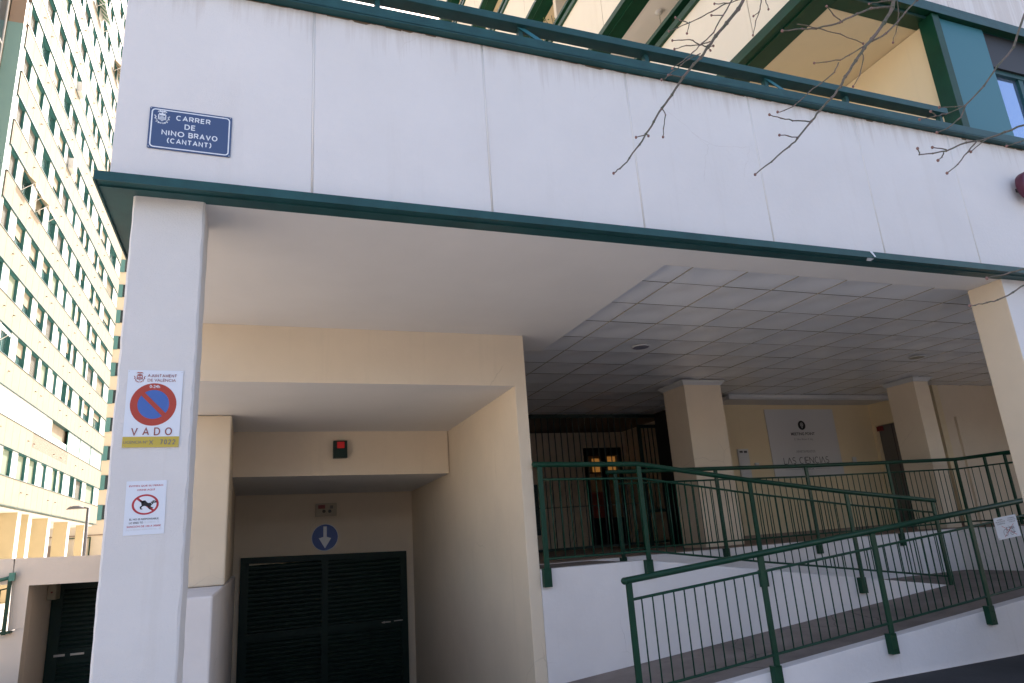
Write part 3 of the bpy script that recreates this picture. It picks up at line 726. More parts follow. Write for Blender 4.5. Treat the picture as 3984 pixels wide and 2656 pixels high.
# ceiling lamps
for (x, y, nm, lb) in ((4.84, 7.69, 'grey', "round flush ceiling lamp nearest the garage, set in a tile"), (9.95, 7.72, 'beige', "pale round ceiling lamp set in a tile before the far column")):
    q = MB(); q.tube([(x,y,3.945),(x,y,3.931),(x,y,3.929)], [.118,.116,.108], 28)
    cl = q.build("ceiling_lamp", M['mould']); tag(cl, lb, "ceiling lamp")
    q = MB(); q.tube([(x,y,3.9288),(x,y,3.928)], [.107,.107], 28); q.build("lamp_lens", M[nm] if nm != 'grey' else mat('smoked_lens', (.22,.21,.26), .4), cl)

# ================================================================= access ramp
RMP = thing("access_ramp", "switchback concrete access ramp with white side walls", "ramp")
zf1 = lambda x: .12+.083*(x-3.18)
zf2 = lambda x: 1.245 - .143*(x-4.28)
w = MB()
# lower flight outer wall
w.prism([(1.0,5.76,-.3),(12.4,5.76,-.3),(12.4,5.76,zf1(8.9)),(8.9,5.76,zf1(8.9)),(1.0,5.76,zf1(1.0))], (0,.14,0))
w.build("outer_wall", M['rampw'], RMP, bevel=.006)
w = MB()
w.prism([(2.97,7.26,-1.2),(8.93,7.26,-1.2),(8.93,7.26,zf2(8.93)),(4.28,7.26,1.245),(2.97,7.26,1.245)], (0,.15,0))
w.build("middle_wall", M['rampw'], RMP, bevel=.006)
w = MB(); w.box(2.97, 11.25, 8.70, 8.85, -.3, 1.235); w.box(11.2, 11.35, 5.9, 8.70, -.3, 1.235); w.build("inner_wall", M['rampw'], RMP)
w = MB()
w.prism([(1.0,5.90,zf1(1.0)-.02),(8.9,5.90,zf1(8.9)-.02),(11.2,5.90,zf1(8.9)-.02),(11.2,5.90,-.3),(1.0,5.90,-.3)], (0,1.36,0))
w.box(8.93, 11.2, 7.262, 8.70, -.3, zf1(8.9)-.02)
w.prism([(2.97,7.41,1.23),(4.28,7.41,1.23),(8.93,7.41,zf2(8.93)-.012),(8.93,7.41,0),(2.97,7.41,0)], (0,1.29,0))
w.build("ramp_floor", M['floor'], RMP)
w = MB(); w.box(2.97, 15, 8.851, 16.2, 1.1, 1.242); w.box(11.36, 15, 5.3, 8.85, 1.1, 1.242)
w.build("platform_floor", M['tilefl'], RMP)
w = MB(); w.box(11.36, 15, 5.15, 5.3, 0, 1.242); w.build("platform_end_wall", M['rampw'], RMP)

def railing(lab, posts, rest, y_of=None, r_main=.0295, gap=.165, low=.10, first_cap=True, bal=.1165, bracket=True, last_cap=True, face=-1, sub=None):
    # posts: (x, y, top z, floor z)
    R = thing("ramp_railing", lab, "railing", "green ramp railings")
    top = [(p[0], p[1], p[2]) for p in posts] 
    if rest: top = rest(top)
    t = MB(); t.tube(top, r_main, 14)
    for e in (top[0], top[-1]): t.ball(e, r_main*1.08, 0, 12)
    t.build("handrail", M['green'], R)
    t = MB(); t.tube([(p[0], p[1], p[2]-gap) for p in posts], .0125, 8); t.build("upper_bar", M['green'], R)
    t = MB(); t.tube([(p[0], p[1], p[3]+low) for p in posts], .0125, 8); t.build("lower_bar", M['green'], R)
    for i, p in enumerate(posts):
        t = MB(); t.box(p[0]-.028, p[0]+.028, p[1]-.012, p[1]+.012, p[3]-.01, p[2]-.02)
        po = t.build("post", M['green'], R, bevel=.002)
        if bracket and not (i in (sub or ())):
            t = MB()
            if face < 0: t.box(p[0]-.045, p[0]+.045, p[1]-.012, p[1]+.058, p[3]-.19, p[3]+.004)
            for zz in (.05, .14): t.tube([(p[0], p[1]-.0121, p[3]-zz), (p[0], p[1]-.020, p[3]-zz)], .009, 6)
            t.build("bracket", M['green'], po, bevel=.004)
    for p, q in zip(posts[:-1], posts[1:]):
        L = math.hypot(q[0]-p[0], q[1]-p[1]); n = max(1, round(L/bal))
        for k in range(1, n):
            f_ = k/n; x, y = p[0]+(q[0]-p[0])*f_, p[1]+(q[1]-p[1])*f_
            z1 = p[2]+(q[2]-p[2])*f_-gap; z0 = p[3]+(q[3]-p[3])*f_+low
            t = MB(); t.tube([(x,y,z0),(x,y,z1)], .0068, 6); t.build("baluster", M['green'], R)
    return R
yr = 7.205
railing("dark green railing along the upper ramp flight, descending to the right", [(3.03,yr,2.365,1.25),(4.30,yr,2.335,1.245),(5.87,yr,2.09,1.01),(7.40,yr,1.88,.80),(8.93,yr,1.70,.59)],
        lambda t: [(2.972,yr,2.367)]+t+[(8.965,yr,1.694)], last_cap=True, sub=(4,))
zt1 = lambda x: 1.165+.0835*(x-3.17)
zt1b = lambda x: min(zt1(x), zt1(9.05))
P1 = [(x, 5.705, zt1b(x), zt1b(x)-1.0) for x in (3.17, 4.63, 6.10, 7.57, 9.05, 10.5, 12.0)]
rr1 = railing("nearest dark green railing, rising to the right along the lower ramp flight", P1, lambda t: [(3.13,5.705,zt1b(3.13))]+t)
ybk = 8.66
railing("level dark green railing along the platform edge at the back", [(4.78,ybk,2.385,1.235),(6.47,ybk,2.38,1.235),(8.18,ybk,2.37,1.235),(9.90,ybk,2.375,1.235),(11.50,ybk,2.385,1.235),(11.52,8.15,2.385,1.235),(11.52,6.9,2.385,1.235)],
        lambda t: [(4.66,ybk,2.385)]+t, sub=(5,6))
# second stair railing behind the wide pillar
railing("short dark railing on the platform behind the wide pillar", [(11.95,8.1,2.40,1.24),(11.97,7.0,2.40,1.24),(11.97,5.9,2.40,1.24)], None, bracket=False, bal=.16)

# security grille across the lobby
G = thing("security_grille", "tall black barred grille closing off the dark lobby", "grille")
t = MB(); t.box(2.97, 8.3, 12.58, 12.63, 3.86, 3.93); t.box(2.97, 8.3, 12.59, 12.62, 1.29, 1.34); t.box(2.97, 7.6, 12.597, 12.613, 2.09, 2.105)
t.build("frame", M['greenb'], G)
x = 5.0
while x < 7.62:
    t = MB(); t.box(x-.008, x+.008, 12.597, 12.613, 1.34, 3.86); t.build("bar", M['greenb'], G); x += .1375
t = MB(); t.box(7.60, 7.66, 12.56, 12.62, 1.25, 3.70); t.box(8.25, 8.3, 12.56, 12.62, 1.25, 3.70); t.box(7.66, 8.25, 12.56, 12.62, 3.64, 3.70); t.box(7.66, 8.25, 12.56, 12.62, 1.9, 1.96)
gg = t.build("gate_frame", M['greenb'], G)
for k in range(5):
    t = MB(); t.box(7.74+.1*k, 7.756+.1*k, 12.58, 12.60, 1.96, 3.64); t.build("gate_bar", M['greenb'], gg)
t = MB()
for i in range(5):
    for j in range(14): t.box(5.03+.035*i, 5.05+.035*i, 12.55, 12.57, 1.66+.06*j, 1.695+.06*j)
t.box(4.98, 5.22, 12.571, 12.575, 1.6, 2.55); t.build("mesh_plate", M['greenb'], G)

# ================================================================= signs
def plate(mb, F, w, h, k0=0, k1=.002, r=.0, m=0):
    if r:
        pts = []
        for cx, cy, a0 in ((w-r,h-r,0),(r,h-r,90),(r,r,180),(w-r,r,270)):
            for i in range(7):
                a = math.radians(a0+15*i); pts.append((cx+r*math.cos(a), cy+r*math.sin(a)))
        F.poly(mb, pts, k0, k1, m)
    else: F.poly(mb, [(0,0),(w,0),(w,h),(0,h)], k0, k1, m)
# --- street name plate
F = Face((-.706,4.452,2.0*0+4.045*0+ (1.6+.5801*4.46)), (1,0,0), (0,0,1))
Wd, Hd = .502, .308
F.o = Vector((-.706, 4.457, 4.187)); F.n = Vector((0,-1,0)); F.r = Vector((1,0,-.004)); F.u = Vector((0,0,1))
sg = MB(); plate(sg, F, Wd, Hd, -.0005, .004, .008); SN = sg.build("street_sign", M['blue'], bevel=.001); tag(SN, "blue enamel street name plate with white border on the white fascia", "street sign")
b = MB()
def rrect(w0, h0, w1, h1, r, n=8):
    pts = []
    for cx, cy, a0 in ((w1-r,h1-r,0),(w0+r,h1-r,90),(w0+r,h0+r,180),(w1-r,h0+r,270)):
        for i in range(n+1):
            a = math.radians(a0+90/n*i); pts.append((cx+r*math.cos(a), cy+r*math.sin(a)))
    return pts
o_, i_ = rrect(.011,.010,Wd-.011,Hd-.010,.026), rrect(.019,.018,Wd-.019,Hd-.018,.018)
for k in range(len(o_)):
    j = (k+1) % len(o_); F.poly(b, [o_[k], o_[j], i_[j], i_[k]], .004, .0045)
b.build("border", M['ink'], SN)
T = lambda s, a, c, d, e, bold=.02, **k: F.text(s, a*Wd, c*Wd, d*Hd, e*Hd, M['ink'], SN, bold, .0048, **k)
for s_, a_, c_, d_, e_ in (("CARRER",.316,.735,.738,.862),("DE",.423,.558,.541,.670),("NINO",.156,.427,.345,.475),("BRAVO",.476,.831,.345,.475),("(CANTANT)",.227,.761,.165,.288)):
    stext(F, s_, a_*Wd, c_*Wd, d_*Hd, e_*Hd, .175, M['ink'], SN)
crest(F, .150*Wd, .765*Hd, .18*Wd, .34*Hd, M['ink'], SN, .0045)
b = MB()
for a, c in ((.008,.010),(Wd-.008,.008),(.008,Hd-.010),(Wd-.010,Hd-.008)): F.disc(b, (a,c), .0045, .0045, .004, .006, n=10)
b.build("screw", M['steel'], SN)
# --- no-parking plate
F = Face((-.716, 4.569, 3.407+.0*0), (1,0,0), (0,0,1)); F.n = Vector((0,-1,0)); F.r = Vector((1,0,-.003)); F.o = Vector((-.716,4.568,1.6+(.144)*4.57))
Wd, Hd = .302, .470
sg = MB(); plate(sg, F, Wd, Hd, -.0005, .0025); VD = sg.build("no_parking_sign", M['paper']); tag(VD, "white no-parking plate with red ring and yellow licence strip on the pillar", "parking sign")
b = MB(); F.poly(b, [(0.0005,0.0005),(Wd-.0005,.0005),(Wd-.0005,.137*Hd),(.0005,.137*Hd)], .0025, .003); b.build("licence_strip", M['yel'], VD)
c0 = (.494*Wd, .552*Hd); b = MB()
F.ring(b, c0, .416*Wd, .277*Hd, .284*Wd, .189*Hd, .0025, .0034); F.stroke(b, [(.293*Wd,.688*Hd),(.70*Wd,.414*Hd)], .026, .0032, .0040); b.build("red_ring", M['redp'], VD)
b = MB(); F.disc(b, c0, .284*Wd, .189*Hd, .0025, .0029); b.build("blue_disc", M['skyb'], VD)
T = lambda s, a, c, d, e, m, bold=.0, **k: F.text(s, a*Wd, c*Wd, d*Hd, e*Hd, m, VD, bold, .0045, **k)
stext(F, "AJUNTAMENT", .356*Wd, .885*Wd, .910*Hd, .949*Hd, .15, M['txtr'], VD); T("DE VALÈNCIA", .358, .872, .850, .897, M['txtr']); T("0-24h", .406, .590, .765, .806, M['ink'], .012)
stext(F, "V A D O", .139*Wd, .863*Wd, .152*Hd, .252*Hd, .13, M['txtr'], VD, gap=.26); T("LICENCIA Nº", .025, .443, .050, .086, M['txtg']); stext(F, "X", .468*Wd, .543*Wd, .033*Hd, .098*Hd, .10, M['txtg'], VD); stext(F, "7022", .662*Wd, .935*Wd, .035*Hd, .099*Hd, .14, M['txtg'], VD, gap=.55)
crest(F, .213*Wd, .903*Hd, .20*Wd, .145*Hd, M['brick'], VD, .0026)
b = MB()
for a, c in ((.006,.462),(.294,.46),(.008,.008),(.294,.010)): F.disc(b, (a,c), .0022, .0022, .003, .0045, n=8)
b.build("rivet", M['steel'], VD)
# --- dog notice (paper, a little askew)
F = Face((0,0,0), (1,0,0), (0,0,1)); F.r = Vector((1,0,.004)); F.u = Vector((-.01,0,1)); F.n = Vector((0,-1,0)); F.o = Vector((-.672, 4.569, 1.6+.0345*4.57))
Wd, Hd = .2100, .305
sg = MB(); plate(sg, F, Wd, Hd, -.0005, .0008); DG = sg.build("dog_notice", M['paper']); tag(DG, "white paper notice with a crossed-out black dog taped to the pillar", "notice")
T = lambda s, a, c, d, e, m, bold=.0, **k: F.text(s, a*Wd, c*Wd, d*Hd, e*Hd, m, DG, bold, .0012, **k)
T("EVITEN QUE SU PERRO", .07, .917, .886, .923, M['redk'], .02); T("ORINE AQUÍ", .273, .713, .809, .855, M['redk'], .02)
T("ÉL NO ES RESPONSABLE,", .132, .858, .264, .312, M['blk'], .02); T("LO ERES TÚ", .13, .467, .206, .25, M['blk'], .02); T("(DL 2/2008 Art. 12)", .488, .862, .198, .245, M['pgrey'], 0, slant=.2)
T("SANCION DE 100 A 3000€", .08, .913, .138, .175, M['redk'], .02); T("(Ley de Bienestar Animal GVA Art    42)", .066, .928, .075, .116, M['pgrey'], 0, slant=.2)
b = MB(); F.ring(b, (.497*Wd,.555*Hd), .334*Wd, .191*Hd, .278*Wd, .158*Hd, .0008, .0011); F.stroke(b, [(.30*Wd,.668*Hd),(.70*Wd,.440*Hd)], .012, .0008, .00105); b.build("prohibition_ring", M['redk'], DG)
q = lambda pts: [(a*Wd, c*Hd) for a, c in pts]
b = MB()
for pts in ([(.339,.664),(.41,.622),(.462,.633),(.46,.58),(.40,.585),(.353,.618),(.37,.63)], [(.40,.60),(.44,.63),(.49,.632),(.53,.60),(.55,.58),(.536,.52),(.469,.53),(.41,.54),(.395,.57)],
            [(.53,.60),(.564,.581),(.62,.585),(.672,.62),(.705,.627),(.72,.60),(.687,.562),(.66,.548),(.635,.522),(.60,.51),(.536,.52)],
            [(.705,.627),(.74,.62),(.77,.60),(.807,.589),(.76,.582),(.70,.578),(.687,.562)],
            [(.41,.54),(.361,.512),(.372,.48),(.386,.466),(.435,.465),(.43,.478),(.41,.482),(.405,.50),(.43,.52),(.469,.53)],
            [(.60,.51),(.635,.522),(.64,.51),(.70,.492),(.692,.480),(.64,.488)], [(.56,.525),(.60,.52),(.61,.49),(.66,.465),(.65,.456),(.60,.464),(.57,.49)]):
    F.poly(b, q(pts), .0011, .0014)
b.build("dog_silhouette", M['blk'], DG)
b = MB(); F.stroke(b, q([(.615,.602),(.66,.560)]), .0022, .0014, .0016); F.stroke(b, q([(.675,.612),(.69,.585)]), .0018, .0014, .0016); F.stroke(b, q([(.715,.615),(.735,.588)]), .0018, .0014, .0016)
for k in range(5): F.stroke(b, q([(.24+.03*k,.553+.004*k),(.255+.03*k,.556+.004*k)]), .001, .0009, .0011)
b.build("collar_marks", M['ink'], DG)
# --- bicycle notice tied to the near railing
F = Face((0,0,0), (1,0,0), (0,0,1)); F.r = Vector((1,0,.078)); F.u = Vector((-.035,0,1)); F.n = Vector((0,-1,0)); F.o = Vector((7.938, 5.688, 1.196))
Wd, Hd = .382, .240
sg = MB(); plate(sg, F, Wd, Hd, -.001, .001); BK = sg.build("bicycle_notice", M['paper']); tag(BK, "white notice with a crossed-out bicycle tied to the near railing", "notice")
T = lambda s, a, c, d, e, m, bold=.01, **k: F.text(s, a*Wd, c*Wd, d*Hd, e*Hd, m, BK, bold, .0015, **k)
T("PROHIBIDO", .142, .383, .845, .905, M['txtg']); T("ANCLAR BICICLETAS", .054, .478, .758, .82, M['txtg']); T("A LA BARANDILLA", .085, .455, .665, .72, M['txtg'])
T("IT IS FORBIDDEN", .607, .912, .85, .91, M['txtg']); T("TO ANCHOR BICYCLES", .568, .951, .765, .825, M['txtg']); T("TO THE RAILING", .633, .924, .68, .735, M['txtg'])
b = MB(); q = lambda pts: [(a*Wd, c*Hd) for a, c in pts]
for c in ((.387,.27),(.656,.27)): F.ring(b, (c[0]*Wd, c[1]*Hd), .10*Wd, .155*Hd, .087*Wd, .133*Hd, .001, .0014, n=24)
for st in ([(.387,.27),(.46,.47),(.60,.47),(.50,.27),(.387,.27)], [(.46,.47),(.50,.27)], [(.656,.27),(.59,.52),(.54,.54)], [(.44,.49),(.49,.49)]): F.stroke(b, q(st), .004, .001, .0014)
for st in ([(.60,.478),(.80,.48)], [(.62,.222),(.81,.228)], [(.61,.42),(.80,.42)]): F.stroke(b, q(st), .007, .001, .0014)
for a in (.63,.68,.73,.78): F.stroke(b, q([(a,.478),(a+.01,.225)]), .003, .001, .0014)
b.build("bicycle_drawing", M['txtg'], BK)
b = MB(); F.stroke(b, q([(.272,.59),(.831,.094)]), .005, .0014, .0018); F.stroke(b, q([(.803,.601),(.295,.087)]), .005, .0014, .0018); F.disc(b, (.05*Wd,.06*Hd), .006, .003, .001, .0013); b.build("red_cross", M['redk'], BK)
# --- meeting point board
F = Face((9.76, 11.192, 2.36), (1,0,0), (0,0,1)); F.n = Vector((0,-1,0))
Wd, Hd = 1.79, 1.40
sg = MB(); plate(sg, F, Wd, Hd, 0, .012); MP = sg.build("meeting_point_board", M['pgrey'], bevel=.002); tag(MP, "large grey board with black map-pin disc on the yellow hall wall", "information board")
b = MB(); c0 = (10.655-9.76, 3.425-2.36); F.disc(b, c0, .096, .096, .012, .014); b.build("pin_disc", M['blk'], MP)
b = MB(); F.ring(b, (c0[0], c0[1]+.018), .036, .036, .029, .029, .014, .016, n=24); F.ring(b, (c0[0], c0[1]+.018), .017, .017, .010, .010, .014, .016, n=16)
F.stroke(b, [(c0[0]-.034,c0[1]+.008),(c0[0],c0[1]-.062),(c0[0]+.034,c0[1]+.008)], .007, .014, .016); b.build("map_pin", M['pgrey'], MP)
T = lambda s, a, c, d, e, m, bold=.0, **k: F.text(s, a-9.76, c-9.76, d-2.36, e-2.36, m, MP, bold, .014, **k)
T("MEETING POINT", 10.34, 10.957, 3.217, 3.277, M['blk'], .02); T("C. Nino Bravo 3, Izq.", 10.395, 10.886, 3.105, 3.158, M['txtg']); T("APARTAMENTOS", 10.393, 10.887, 2.860, 2.910, M['txtg'])
# LAS CIENCIAS in thin strokes, the A without its bar
b = MB(); x = 10.041; h0, h1 = 2.642, 2.768; sc = (11.227-10.041)/10.15; wd = .012
def st(pts): F.stroke(b, [(a-9.76, c-2.36) for a, c in pts], wd, .012, .014)
def arc(cx, cy, rx, ry, a0, a1, n=12): st([(cx+rx*math.cos(math.radians(a0+(a1-a0)*i/n)), cy+ry*math.sin(math.radians(a0+(a1-a0)*i/n))) for i in range(n+1)])
hh = h1-h0
for ch, wch in (("L",.8),("A",1.05),("S",.85),(" ",.55),("C",1.05),("I",.35),("E",.85),("N",1.05),("C",1.05),("I",.35),("A",1.05),("S",.85)):
    ww = wch*sc*.80; cx = x+ww/2
    if ch == "L": st([(x,h1),(x,h0),(x+ww,h0)])
    elif ch == "A": st([(x,h0),(cx,h1),(x+ww,h0)])
    elif ch == "I": st([(cx,h0),(cx,h1)])
    elif ch == "E": st([(x+ww,h1),(x,h1),(x,h0),(x+ww,h0)]); st([(x,(h0+h1)/2),(x+ww*.85,(h0+h1)/2)])
    elif ch == "N": st([(x,h0),(x,h1),(x+ww,h0),(x+ww,h1)])
    elif ch == "C": arc(cx+.01,(h0+h1)/2,ww/2,hh/2,50,310)
    elif ch == "S": arc(cx,h0+hh*.75,ww*.42,hh*.25,40,270); arc(cx,h0+hh*.25,ww*.42,hh*.25,90,-140)
    x += wch*sc*1.03
b.build("large_lettering", M['blk'], MP)
T("VALENCIA", 10.46, 10.775, 2.513, 2.552, M['txtg'])
b = MB(); F.stroke(b, [(.288,.168),(.667,.168)], .004, .012, .014); F.stroke(b, [(1.061,.172),(1.45,.172)], .004, .012, .014); b.build("rule_line", M['txtg'], MP)
# --- arrow sign, warning lamp boxes in the garage
F = Face((0,13.415,0), (1,0,0), (0,0,1)); F.n = Vector((0,-1,0))
sg = MB(); F.disc(sg, (1.30,1.832), .237, .237, .0, .010, n=48); AR = sg.build("arrow_sign", M['bluel']); tag(AR, "round blue road sign with a white down arrow above the garage door", "road sign")
b = MB(); F.ring(b, (1.30,1.832), .237, .237, .229, .229, .010, .012, n=48); b.build("rim", M['ink'], AR)
b = MB(); F.poly(b, [(1.271,2.025),(1.331,2.025),(1.331,1.842),(1.271,1.842)], .010, .012); F.poly(b, [(1.191,1.822),(1.271,1.842),(1.331,1.842),(1.409,1.812),(1.301,1.640)], .010, .012); b.build("arrow", M['ink'], AR)
b = MB(); b.box(1.112, 1.309, 10.30, 10.40, 2.883, 3.134); RB = b.build("warning_lamp", M['greenb'], bevel=.004); tag(RB, "dark green box with a red warning lamp on the second garage beam", "warning lamp")
b = MB(); b.box(1.163, 1.267, 10.285, 10.299, 3.022, 3.114); b.build("lamp_lens", M['redl'], RB, bevel=.004)
b = MB(); b.box(1.131, 1.50, 13.34, 13.419, 2.205, 2.437); LB = b.build("light_barrier_box", M['beige'], bevel=.004); tag(LB, "beige sensor box with red strip above the round arrow sign", "sensor box")
b = MB(); b.box(1.169, 1.293, 13.330, 13.339, 2.34, 2.405); b.build("red_strip", M['red'], LB)
b = MB(); b.box(1.378, 1.434, 13.330, 13.339, 2.335, 2.392); b.build("grey_button", M['roller'], LB)
b = MB(); b.tube([(1.272,13.339,2.293),(1.272,13.320,2.293)], .030, 14); b.tube([(1.375,13.339,2.289),(1.375,13.320,2.289)], .030, 14); b.build("dial", M['black'], LB)
# --- intercom and switches
b = MB(); b.box(8.94, 9.19, 11.165, 11.20, 2.35, 2.965); IC = b.build("intercom_panel", M['mould'], bevel=.003); tag(IC, "tall white intercom panel with two dark windows on the hall wall", "intercom")
b = MB(); b.box(8.975, 9.048, 11.158, 11.164, 2.892, 2.930); b.box(9.080, 9.151, 11.158, 11.164, 2.888, 2.928); b.build("speaker_window", M['black'], IC)
b = MB()
for k in range(9): b.box(8.975, 9.056, 11.160, 11.164, 2.806-.045*k, 2.835-.045*k)
b.build("button", M['pgrey'], IC)
for x, lb in ((9.315, "small pale switch box to the left of the grey board"), (11.85, "small pale switch box to the right of the grey board")):
    b = MB(); b.box(x, x+.095, 11.17, 11.20, 2.60, 2.69 if x < 10 else 2.74); s_ = b.build("switch_box", M['pgrey'], bevel=.004); tag(s_, lb, "switch box")
    b = MB(); b.box(x+.025, x+.070, 11.165, 11.169, 2.625, 2.67); b.build("rocker", M['mould'], s_)
# --- maroon projecting sign cut by the right edge
b = MB(); b.tube([(7.945,4.30,4.94),(7.945,4.40,4.94)], .165, 40); MS = b.build("round_sign", M['maroon'], bevel=.02); tag(MS, "round maroon sign on the white fascia at the right edge", "sign")
b = MB(); b.tube([(7.93,4.292,4.90),(7.93,4.299,4.90)], .10, 24); b.build("emblem", M['ink'], MS)
b = MB(); b.box(7.88,7.92,4.40,4.46,4.91,4.95); b.build("mount", M['black'], MS)

# ================================================================= low wall with the second garage door
LWL = thing("retaining_wall", "low plastered wall over a second garage door, left of the sign pillar", "wall")
w = MB()
w.prism([(-9,13,-1.2),(-3.125,13,-1.2),(-3.125,13,.80),(-3.55,13,.70),(-9,13,-.2)], (0,.25,0))
w.build("parapet", M['lowwall'], LWL)
w = MB()
w.hexa([(-3.33,13,.765),(-3.125,13,.80),(-3.125,13.25,.80),(-3.33,13.25,.765),(-3.36,13,1.805),(-3.125,13,1.80),(-3.125,13.25,1.80),(-3.36,13.25,1.805)])
w.hexa([(-3.125,13,1.395),(-.96,13,1.345),(-.96,13.25,1.345),(-3.125,13.25,1.395),(-3.125,13,1.80),(-.96,13,1.745),(-.96,13.25,1.745),(-3.125,13.25,1.80)])
w.hexa([(-9,13,1.56),(-3.345,13,1.43),(-3.345,13.25,1.43),(-9,13.25,1.56),(-9,13,1.93),(-3.345,13,1.805),(-3.345,13.25,1.805),(-9,13.25,1.93)])
w.build("lintel_wall", M['lowwall'], LWL)
w = MB(); w.hexa([(-3.30,13.25,-1.2),(-3.123,13.25,-1.2),(-3.11,14.5,-1.2),(-3.30,14.5,-1.2),(-3.30,13.25,.79),(-3.123,13.25,.79),(-3.11,14.5,.79),(-3.30,14.5,.79)])
w.hexa([(-3.30,13.251,.79),(-3.123,13.251,.79),(-3.11,14.5,.79),(-3.30,14.5,.79),(-3.30,13.251,1.79),(-3.123,13.251,1.79),(-3.11,14.5,1.79),(-3.30,14.5,1.79)])
w.build("side_reveal", M['lowwall'], LWL)
w = MB(); w.box(-3.29, -.96, 14.45, 14.6, -1.2, 1.70); w.box(-3.12, -.96, 13.251, 14.449, 1.40, 1.74); w.build("recess_wall", M['lowwall'], LWL)
gd = MB(); y = 14.36
gd.box(-3.10, -2.93, y, y+.05, -1.2, 1.37); gd.box(-3.1, -.97, y-.003, y+.05, 1.26, 1.385); gd.box(-2.94, -.97, y-.004, y+.05, .155, .255)
gdo = gd.build("garage_door", M['door'], LWL, bevel=.003)
sl_ = MB(); z = -1.1
while z < 1.22:
    if not (.08 < z < .25): sl_.prism([(-2.93,y+.035,z),(-2.93,y+.008,z+.012),(-2.93,y+.008,z+.036),(-2.93,y+.035,z+.062)], (1.96,0,0))
    z += .074
sl_.box(-2.93,-.97,y+.036,y+.045,-1.2,1.25); sl_.build("slat_panel", M['door'], gdo)
b = MB(); b.box(-2.98,-2.82,y-.02,y-.008,.20,.235); b.box(-2.74,-2.54,y-.02,y-.008,.20,.232); b.build("door_handle", M['steel'], gdo)
b = MB(); b.box(-3.108,-2.98,14.05,14.35,1.12,1.36); b.build("closer_box", M['beige'], LWL, bevel=.01)
b = MB(); b.tube([(-3.04,14.05,1.24),(-3.04,14.035,1.24)], .014, 10); b.build("indicator", M['red'], LWL)
# sunlit stair railing on the parapet
SR = thing("stair_railing", "short green stair railing on the low wall at the left edge", "railing")
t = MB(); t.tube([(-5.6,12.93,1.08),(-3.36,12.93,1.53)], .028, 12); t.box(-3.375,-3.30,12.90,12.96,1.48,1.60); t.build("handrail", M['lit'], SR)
t = MB(); t.box(-3.385,-3.335,12.915,12.945,.72,1.53); t.box(-3.43,-3.27,12.90,13.10,.735,.765); t.build("post", M['green'], SR)
t = MB(); t.tube([(-5.6,12.93,.96),(-3.36,12.93,1.38)], .012, 6); t.tube([(-5.6,12.93,.40),(-3.36,12.93,.80)], .012, 6); t.build("bar", M['green'], SR)
for k in range(1, 18):
    x = -3.36-.105*k; zz = -.105*k
    t = MB(); t.tube([(x,12.93,.80+.18*zz),(x,12.93,1.38+.19*zz)], .0065, 6); t.build("baluster", M['green'], SR)

# ================================================================= tall tower on the left
TWR = thing("tower_block", "tall sunlit tower block with cream bands and staggered windows", "building")
XT = -12.1; TP = 2.93; TY0, TY1 = 37.42, 68.0; NT = 17; Z0 = 5.01
for k in range(NT):
    m_ = MB(); z = Z0+TP*k; y = TY1
    while y > TY0+.3:
        y2 = max(y-1.22, TY0)
        if not (k == 1 and 47.2 < y2+.6 < 55.8):
            m_.box(XT-.05, XT+.05, y2+.012, y-.012, z+.05, z+1.46)
        else: m_.box(XT-.05, XT+.05, y2+.012, y-.012, z+.05, z+.60)
        y = y2
    m_.build("spandrel_panel", M['tcream'], TWR)
m_ = MB()
for k in range(NT): m_.box(XT-.23, XT+.04, TY0, TY1-.01, Z0+TP*k+.045, Z0+TP*k+1.455)
m_.build("spandrel_core", M['joint'], TWR)
m_ = MB()
for k in range(NT):
    z = Z0+TP*k
    m_.box(XT-.24, XT+.09, TY0, TY1+.12, z-.005, z+.030); m_.box(XT-.23, XT+.08, TY0, TY1+.10, z+1.465, z+1.50)
m_.build("floor_trim", M['teal'], TWR)
wins = [(37.7,38.9),(39.9,41.5),(42.6,44.2),(45.2,46.8),(47.4,49.0),(49.9,51.15),(52.6,53.9),(54.4,55.6),(57.5,58.9),(59.4,61.6),(62.95,66.05)]
for k in range(NT):
    m_ = MB(); z0, z1 = Z0+TP*k+1.512, Z0+TP*(k+1)-.012
    if k == 1:
        m_.box(XT-.3, XT, TY0, 49.8, z0, z1); m_.build("infill_panel", M['panel'], TWR); continue
    y = TY0
    for a, b in wins: 
        m_.box(XT-.24, XT, y, a, z0, z1); y = b
    m_.box(XT-.24, XT, y, TY1, z0, z1)
    m_.build("infill_panel", M['panel'], TWR)
m_ = MB(); m_.box(XT-14, XT-.26, TY0, TY1, 5.0, Z0+TP*NT); m_.box(XT-14, XT-.26, TY1, TY1+.02, 4.9, Z0+TP*NT)
m_.build("core_wall", M['tcream'], TWR)
